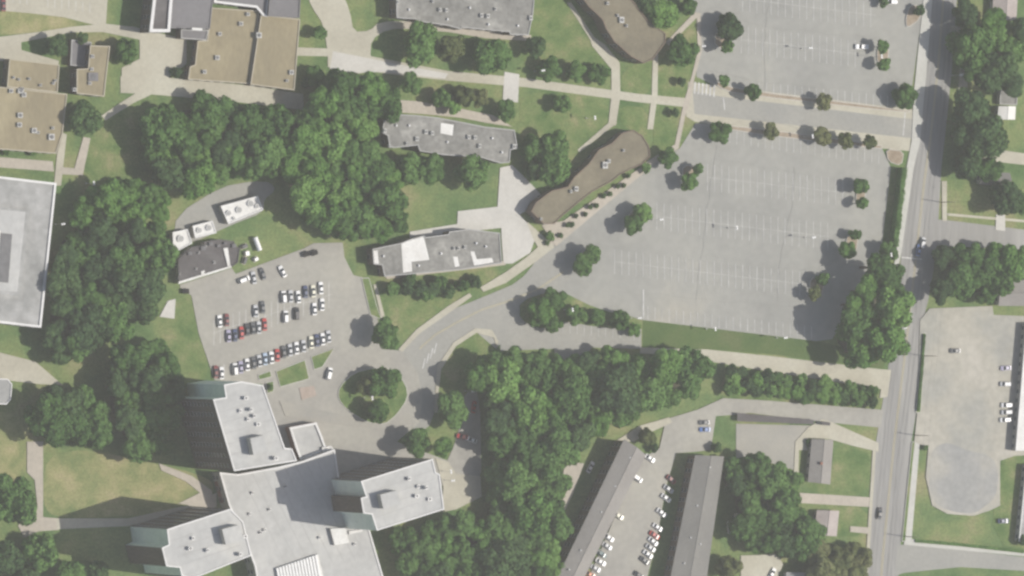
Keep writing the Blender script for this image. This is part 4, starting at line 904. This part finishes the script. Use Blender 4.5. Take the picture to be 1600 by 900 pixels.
# hedges
def hedge(label, line, wm, h, kind='mid'):
    rnd = random.Random(len(line)*7+int(line[0][0])); v = []; f = []
    pts = [G(x, y, h*.6) for x, y in line]
    for i in range(len(pts)-1):
        a, c = pts[i], pts[i+1]; L_ = (c-a).length; t = (c-a).normalized(); n = Vector((-t.y, t.x, 0))
        for k in range(int(L_*80)):
            s = rnd.uniform(0, L_); q = rnd.uniform(-1, 1); zz = rnd.uniform(.1, 1)
            if rnd.random() < .6: zz = rnd.uniform(.85, 1.05)
            elif rnd.random() < .8: q = math.copysign(rnd.uniform(.85, 1.05), q)
            p = a+t*s+n*q*wm/2; p.z = zz*h*(1+.1*math.sin(s*.7)+.06*math.sin(s*2.3))
            nn = Vector((rnd.gauss(0, .5), rnd.gauss(0, .5), 1)).normalized(); u = nn.orthogonal().normalized(); u.rotate(Matrix.Rotation(rnd.uniform(0, 6.28), 3, nn)); w_ = nn.cross(u)
            k0 = len(v); e = .2; v += [p-u*e, p-w_*e, p+u*e, p+w_*e]; f.append((k0, k0+1, k0+2, k0+3))
        q_ = [a-n*wm*.42, c-n*wm*.42, c+n*wm*.42, a+n*wm*.42]; q_ = ccw(q_); k0 = len(v)
        v += [Vector((p.x, p.y, 0)) for p in q_]+[Vector((p.x, p.y, h*.88)) for p in q_]
        f += [(k0+i2, k0+(i2+1) % 4, k0+4+(i2+1) % 4, k0+4+i2) for i2 in range(4)]+[(k0+4, k0+5, k0+6, k0+7)]
    o = mk('hedge', v, f, LEAF[kind]); tag(o, label, 'hedge'); return o
hedge('tall straight dark hedge between the large parking lot and the main street sidewalk', [(1411, 262), (1407, 300), (1402, 340), (1397, 385)], 2.0, 4.6, 'mid')
hedge('thin low hedge strip between the main street and the concrete lot', [(1444, 522), (1440, 580), (1434, 642)], .9, 1.2)
hedge('low hedge line north of the lower right side street', [(1430, 845), (1500, 851), (1600, 862)], 1.0, .9)

# ------------------------------------------------------------------ street furniture
def make_lamp():
    o = empty('lamp_post', (0, 0, 0))
    b = MB(); b.cyl((0, 0, 0), .3, .26, .7, 12); b.build('base', WCONC, o)
    b = MB(); b.cyl((0, 0, .7), .06, .04, 7.6, 8); b.build('pole', STEEL, o)
    b = MB(); b.box(-.3, .3, -.03, .03, 8.2, 8.27); b.build('arm', STEEL, o)
    for s in (-1, 1):
        b = MB(); b.box(s*.42-.36, s*.42+.36, -.36, .36, 8.15, 8.35, 0, None, .08, .06); b.box(s*.42-.28, s*.42+.28, -.26, .26, 8.1, 8.16, 1); b.build('lamp_head', [WMETAL, LAMPG], o)
    return o
lamp0 = make_lamp()
LP = [(1267, 75, 'in the middle of the upper parking lot'), (1270, 213, 'among the trees under the cross drive'), (1034, 343, 'at the left end of the third stall row'), (1152, 356, 'in the middle of the third stall row'),
      (1272, 371, 'at the right end of the third stall row'), (895, 484, 'in the planting bed above the side lot'), (1000, 497, 'at the left corner of the green strip'), (1118, 514, 'at the middle of the green strip'), (1228, 528, 'at the right part of the green strip'),
      (1393, 398, 'beside the lower end of the long hedge'), (1415, 512, 'beside the main street at the big trees'), (1041, 3, 'on the top edge by the upper brown building'), (849, 110, 'in the trees on the upper lawn'),
      (930, 184, 'on the middle lawn left of the vertical path'), (99, 350, 'at the wood edge beside the white-roofed hall'), (147, 286, 'on the grass above the bright grove'), (740, 611, 'on the service road under the road bend'), (582, 622, 'on the oval roundabout island'),
      (708, 751, 'beside the east wing of the high-rise'), (705, 737, 'north of the lamp beside the east wing'), (1100, 72, 'at the left edge of the upper parking lot'), (1378, 88, 'on the island right of the white pickup'), (1503, 117, 'in the yard beside the trees at the upper right')]
for i, (x, y, lb) in enumerate(LP):
    c = G(x, y, 8.3); l = 'grey double-headed lamp post '+lb
    if i == 0: lamp0.location = (c.x, c.y, 0); tag(lamp0, l, 'lamp post', 'lamp posts')
    else: dup(lamp0, (c.x, c.y, 0), R(90*(i % 2)+8), l)
def make_pole():
    o = empty('utility_pole', (0, 0, 0))
    b = MB(); b.cyl((0, 0, 0), .17, .11, 10.5, 8); b.build('pole', BARK, o)
    b = MB(); b.box(-1.2, 1.2, -.06, .06, 9.7, 9.86); b.build('crossarm', BARK, o)
    b = MB()
    for x in (-1.1, -.4, .4, 1.1): b.cyl((x, 0, 9.86), .06, .04, .2, 6)
    b.build('insulator', STEEL, o)
    return o
up = [(1490, 60), (1478, 190), (1470, 316), (1443, 556), (1430, 680), (1413, 838)]
pole0 = make_pole(); PT = []
for i, (x, y) in enumerate(up):
    c = G(x, y, 0); lb = 'wooden utility pole on the right side of the main street, '+ORD[i]; PT.append(c)
    if i == 0: pole0.location = c; tag(pole0, lb, 'utility pole', 'utility poles along the main street')
    else: dup(pole0, c, R(3), lb)
for s, nm in ((-1.1, 'left'), (1.1, 'right')):
    b = MB()
    for i in range(len(PT)-1):
        a, c = PT[i], PT[i+1]
        for k in range(6):
            t0, t1 = k/6, (k+1)/6; sag = lambda t: -1.2*4*t*(1-t)
            b.tube(a.lerp(c, t0)+Vector((s, 0, 10.0+sag(t0))), a.lerp(c, t1)+Vector((s, 0, 10.0+sag(t1))), .02, .02, 4)
    tag(b.build('power_line', DKMETAL), '%s overhead wire strung along the utility poles beside the main street' % nm, 'power line')

# ------------------------------------------------------------------ vehicles
def loft(b, secs, m=0):
    """secs: list of (x, halfwidth, z0, z1)"""
    v = []
    for (x, hw, z0, z1) in secs: v += [(x, -hw, z0), (x, hw, z0), (x, hw, z0+(z1-z0)*.7), (x, hw*.9, z1), (x, -hw*.9, z1), (x, -hw, z0+(z1-z0)*.7)]
    f = []; n = 6
    for i in range(len(secs)-1):
        for k in range(n): f.append((i*n+k, i*n+(k+1) % n, (i+1)*n+(k+1) % n, (i+1)*n+k))
    f += [tuple(range(n-1, -1, -1)), tuple((len(secs)-1)*n+k for k in range(n))]
    b.add(v, f, m)
def make_car(name, kind):
    o = empty(name, (0, 0, 0))
    b = MB()
    if kind == 'sedan':
        loft(b, [(-2.3, .72, .35, .75), (-2.1, .86, .28, .92), (-1.4, .91, .25, .98), (.9, .91, .25, .98), (1.7, .89, .27, .9), (2.15, .82, .3, .78), (2.32, .66, .38, .66)])
        cab = [(-1.75, .68, .97, .99), (-1.05, .7, .97, 1.36), (.3, .7, .97, 1.40), (1.15, .72, .96, .99)]; top = (-1.0, .25, 1.385, .58)
    elif kind == 'van':
        loft(b, [(-2.3, .84, .35, 1.05), (-2.2, .93, .28, 1.12), (1.2, .95, .28, 1.12), (1.9, .93, .3, 1.02), (2.3, .8, .38, .8)])
        cab = [(-2.2, .78, 1.1, 1.14), (-1.95, .8, 1.1, 1.72), (.7, .8, 1.1, 1.76), (1.5, .78, 1.08, 1.12)]; top = (-1.95, .7, 1.745, .7)
    else:
        loft(b, [(-2.75, .9, .45, .8), (-2.65, .95, .4, .82), (.9, .96, .4, 1.05), (2.2, .94, .42, 1.05), (2.7, .85, .48, .9)])
        cab = [(-.75, .76, 1.0, 1.04), (-.55, .8, 1.0, 1.70), (.55, .8, 1.0, 1.74), (1.25, .78, 1.0, 1.06)]; top = (-.52, .52, 1.725, .7)
    x0, x1, zt, hw = top
    b.box(x0, x1, -hw, hw, zt-.02, zt+.05, 0, None, .05, .05)
    if kind == 'pickup':
        b.box(-2.7, -.85, -.93, -.82, .8, 1.12); b.box(-2.7, -.85, .82, .93, .8, 1.12); b.box(-2.75, -2.66, -.93, .93, .8, 1.12)
    body = b.build('body', CARP, o)
    b = MB(); loft(b, cab); b.build('windows', GLASS, o)
    for x in (-1.45, 1.4):
        for s in (-1, 1):
            b = MB(); M = Matrix.Translation((x, s*.86, .33)) @ Matrix.Rotation(R(90), 4, 'X')
            b.cyl((0, 0, -.1), .33, .33, .2, 14, 0, M); wh = b.build('wheel', RUBBER, o)
            b = MB(); b.cyl((0, 0, -.115), .18, .18, .23, 10, 0, M); b.build('rim', STEEL, wh)
    fx = {'sedan': 2.2, 'van': 2.22, 'pickup': 2.62}[kind]
    for s in (-1, 1): b = MB(); b.box(fx-.1, fx+.08, s*.6-.13, s*.6+.13, .58, .72); b.build('headlight', LAMPG, o)
    return o
PROTO = {k: make_car('parked_car' if k != 'pickup' else 'pickup_truck', k) for k in ('sedan', 'van', 'pickup')}
used = set()
CC = {'white': (.80, .80, .79, 1), 'silver': (.50, .51, .52, 1), 'black': (.03, .03, .035, 1), 'red': (.45, .035, .03, 1), 'dark grey': (.09, .095, .10, 1), 'blue': (.08, .17, .42, 1), 'dark blue': (.04, .06, .14, 1),
      'pale blue': (.38, .48, .60, 1), 'maroon': (.18, .03, .03, 1), 'dark green': (.035, .10, .11, 1), 'cream': (.72, .70, .56, 1), 'lilac grey': (.36, .34, .46, 1), 'orange': (.55, .20, .08, 1), 'grey': (.25, .25, .25, 1)}
def car(x, y, ang, col, label, group=None, kind='sedan', moving=False):
    c = G(x, y, .6); c.z = .2 if x < 560 and y < 620 else (.175 if 1060 < x < 1460 else .3); nm = {'sedan': 'car', 'van': 'van', 'pickup': 'pickup truck'}[kind]
    if kind not in used:
        used.add(kind); o = PROTO[kind]; o.location = c; o.rotation_euler.z = R(ang); o.color = CC[col]
        for ch in o.children:
            ch.color = CC[col]
    else: o = dup(PROTO[kind], c, R(ang), color=CC[col])
    if moving: o.name = 'car'
    for k_ in ('group',):
        if k_ in o: del o[k_]
    tag(o, label, nm, group); return o
def row(items, where, group, ang=93, ordn=OR2):
    for i, it in enumerate(items):
        x, y, col = it[:3]; kind = it[3] if len(it) > 3 else 'sedan'; nm = {'sedan': 'car', 'van': 'van', 'pickup': 'pickup truck'}[kind]
        car(x, y, ang+random.uniform(-3, 3), col, '%s %s, %s %s' % (col, nm, ordn[i], where), group, kind)
gp_ = 'cars parked in the small lot'
row([(443, 464, 'white', 'van'), (454, 463, 'silver'), (466, 464, 'white'), (477, 456, 'dark blue'), (489, 455, 'cream'), (501, 450, 'white')], 'in the top right row of the small lot', gp_)
row([(446, 495, 'white', 'van'), (463, 490, 'black', 'van'), (491, 483, 'white'), (503, 476, 'white')], 'in the second right row of the small lot', gp_)
row([(343, 502, 'white'), (354, 500, 'maroon'), (399, 486, 'silver'), (410, 480, 'dark grey')], 'in the second left row of the small lot', gp_)
row([(357, 525, 'lilac grey'), (367, 524, 'dark blue'), (377, 520, 'red'), (386, 515, 'black'), (395, 513, 'dark grey'), (404, 512, 'silver'), (413, 507, 'red')], 'in the third left row of the small lot', gp_)
row([(337, 581, 'maroon'), (346, 583, 'white'), (367, 577, 'white', 'van'), (376, 574, 'lilac grey'), (386, 570, 'white'), (396, 567, 'dark grey'), (405, 564, 'silver'), (414, 561, 'pale blue'), (424, 559, 'white'), (433, 555, 'red'), (443, 550, 'dark grey'), (453, 547, 'silver'), (463, 544, 'white'), (474, 541, 'silver'), (486, 535, 'cream'), (495, 532, 'dark blue'), (504, 530, 'white'), (513, 526, 'silver')],
    'in the bottom row of the small lot', gp_)
car(381, 437, 20, 'white', 'white van parked askew, left one near the dark-roofed workshop', None, 'van'); car(396, 434, 100, 'silver', 'silver car beside the white van near the dark-roofed workshop')
car(410, 428, 110, 'dark grey', 'dark grey car near the workshop, right of the silver one'); car(441, 424, 120, 'white', 'white car alone near the top of the small lot')
car(514, 584, 75, 'white', 'white car standing by the grass triangle below the small lot', None, 'van')
car(1346, 73, 180, 'white', 'white pickup truck alone in the upper parking lot, by two trees', None, 'pickup')
car(1393, 3, 180, 'white', 'white van on the top edge of the upper parking lot', None, 'van')
car(1441, 380, 75, 'silver', 'silver car on the main street at the side street junction', None, 'van', True); car(1435, 391, 78, 'blue', 'blue car driving down the main street', None, 'sedan', True)
car(1374, 802, 82, 'black', 'black car driving on the main street near the bottom', None, 'sedan', True)
car(1492, 548, 180, 'dark grey', 'dark grey car alone in the middle of the right concrete lot')
row([(1571, 575, 'lilac grey'), (1570, 600, 'silver', 'van'), (1572, 633, 'white', 'van'), (1572, 644, 'silver', 'van'), (1570, 656, 'white', 'van')], 'along the long pale-roofed building at the right edge', 'vehicles beside the right edge building', 180, ORD)
car(740, 636, 80, 'red', 'red car on the service road under the lamp by the road bend'); car(722, 682, 170, 'red', 'red car at the south end of the service road'); car(736, 687, 160, 'white', 'white car just right of the red one on the service road')
car(1100, 660, 180, 'dark grey', 'dark car beside the green strip above the straight apartment block'); car(1101, 671, 180, 'blue', 'blue car just below the dark one above the straight apartment block')
row([(1015, 716, 'white'), (995, 747, 'white', 'van'), (966, 806, 'cream'), (951, 840, 'white'), (948, 853, 'silver'), (939, 865, 'dark green'), (938, 878, 'white'), (930, 888, 'silver'), (922, 898, 'orange')], 'along the slanting apartment block', 'cars along the slanting apartment block', -30, ORD)
row([(1048, 749, 'maroon'), (1044, 764, 'silver'), (1040, 778, 'white'), (1033, 801, 'white'), (1027, 824, 'white'), (1022, 836, 'red'), (1020, 846, 'white'), (1016, 856, 'silver'), (1012, 866, 'white'), (1007, 876, 'dark grey'), (998, 899, 'black')], 'along the left side of the straight apartment block', 'cars along the straight apartment block', -35, ORD)
car(1151, 812, 100, 'cream', 'cream car under the trees right of the straight apartment block'); car(1140, 824, 95, 'white', 'white car, left one of three right of the straight apartment block', None, 'van'); car(1152, 829, 90, 'silver', 'silver car, lowest of three right of the straight apartment block')
car(1206, 896, 60, 'white', 'white car on the beige pad at the bottom'); car(5, 8, 90, 'maroon', 'maroon car on the concrete at the top left corner'); car(922, 730, 60, 'silver', 'silver car in the shade left of the slanting apartment block')
car(1567, 814, 0, 'dark blue', 'dark blue car on the grass in the lower right corner'); car(560, 668, 10, 'grey', 'grey car below the roundabout, near the high-rise entrance') if False else None
for k, p in list(PROTO.items()):
    pass
# dumpsters and tanks
def dumpster(x, y, rz, label, mt=DKMETAL):
    c = G(x, y, 1); o = empty('dumpster', (c.x, c.y, .18), R(rz)); tag(o, label, 'dumpster', 'dumpsters by the small lot')
    b = MB(); b.box(-1.1, 1.1, -.8, .8, .1, 1.3, 0, None, -.12, -.1); b.build('bin', mt, o)
    b = MB(); b.box(-1.22, -.02, -.9, .9, 1.31, 1.38); b.box(.02, 1.22, -.9, .9, 1.31, 1.38); b.build('lid', RUBBER, o)
dumpster(478, 397, 20, 'dark dumpster at the top of the small lot, left one'); dumpster(491, 395, 20, 'dark dumpster at the top of the small lot, right one')
dumpster(290, 455, 5, 'dark dumpster at the left corner of the small lot')
c = G(403, 381, 2); o = empty('storage_tank', (c.x, c.y, 0), R(112)); tag(o, 'long pale blue-white tank on the grass right of the dark-roofed workshop', 'tank')
b = MB(); M = Matrix.Translation((-2.6, 0, 1.5)) @ Matrix.Rotation(R(90), 4, 'Y'); b.cyl((0, 0, 0), .95, .95, 5.2, 18, 0, M); b.build('shell', WMETAL, o, False)
for x in (-1.8, 1.8): b = MB(); b.box(x-.2, x+.2, -.8, .8, 0, .75); b.build('saddle', WCONC, o)

# ------------------------------------------------------------------ the hazy air
hz = MB().box(-1700, 1700, -1700, 1700, -1, 2900)
hm = bpy.data.materials.new('haze'); hm.use_nodes = True; t = hm.node_tree; t.nodes.remove(t.nodes['Principled BSDF'])
pv = t.nodes.new('ShaderNodeVolumePrincipled'); pv.inputs['Density'].default_value = HAZE; pv.inputs['Color'].default_value = (.95, .93, .88, 1); pv.inputs['Anisotropy'].default_value = 0
t.links.new(pv.outputs[0], t.nodes['Material Output'].inputs['Volume'])
tag(hz.build('haze', hm), kind='stuff')
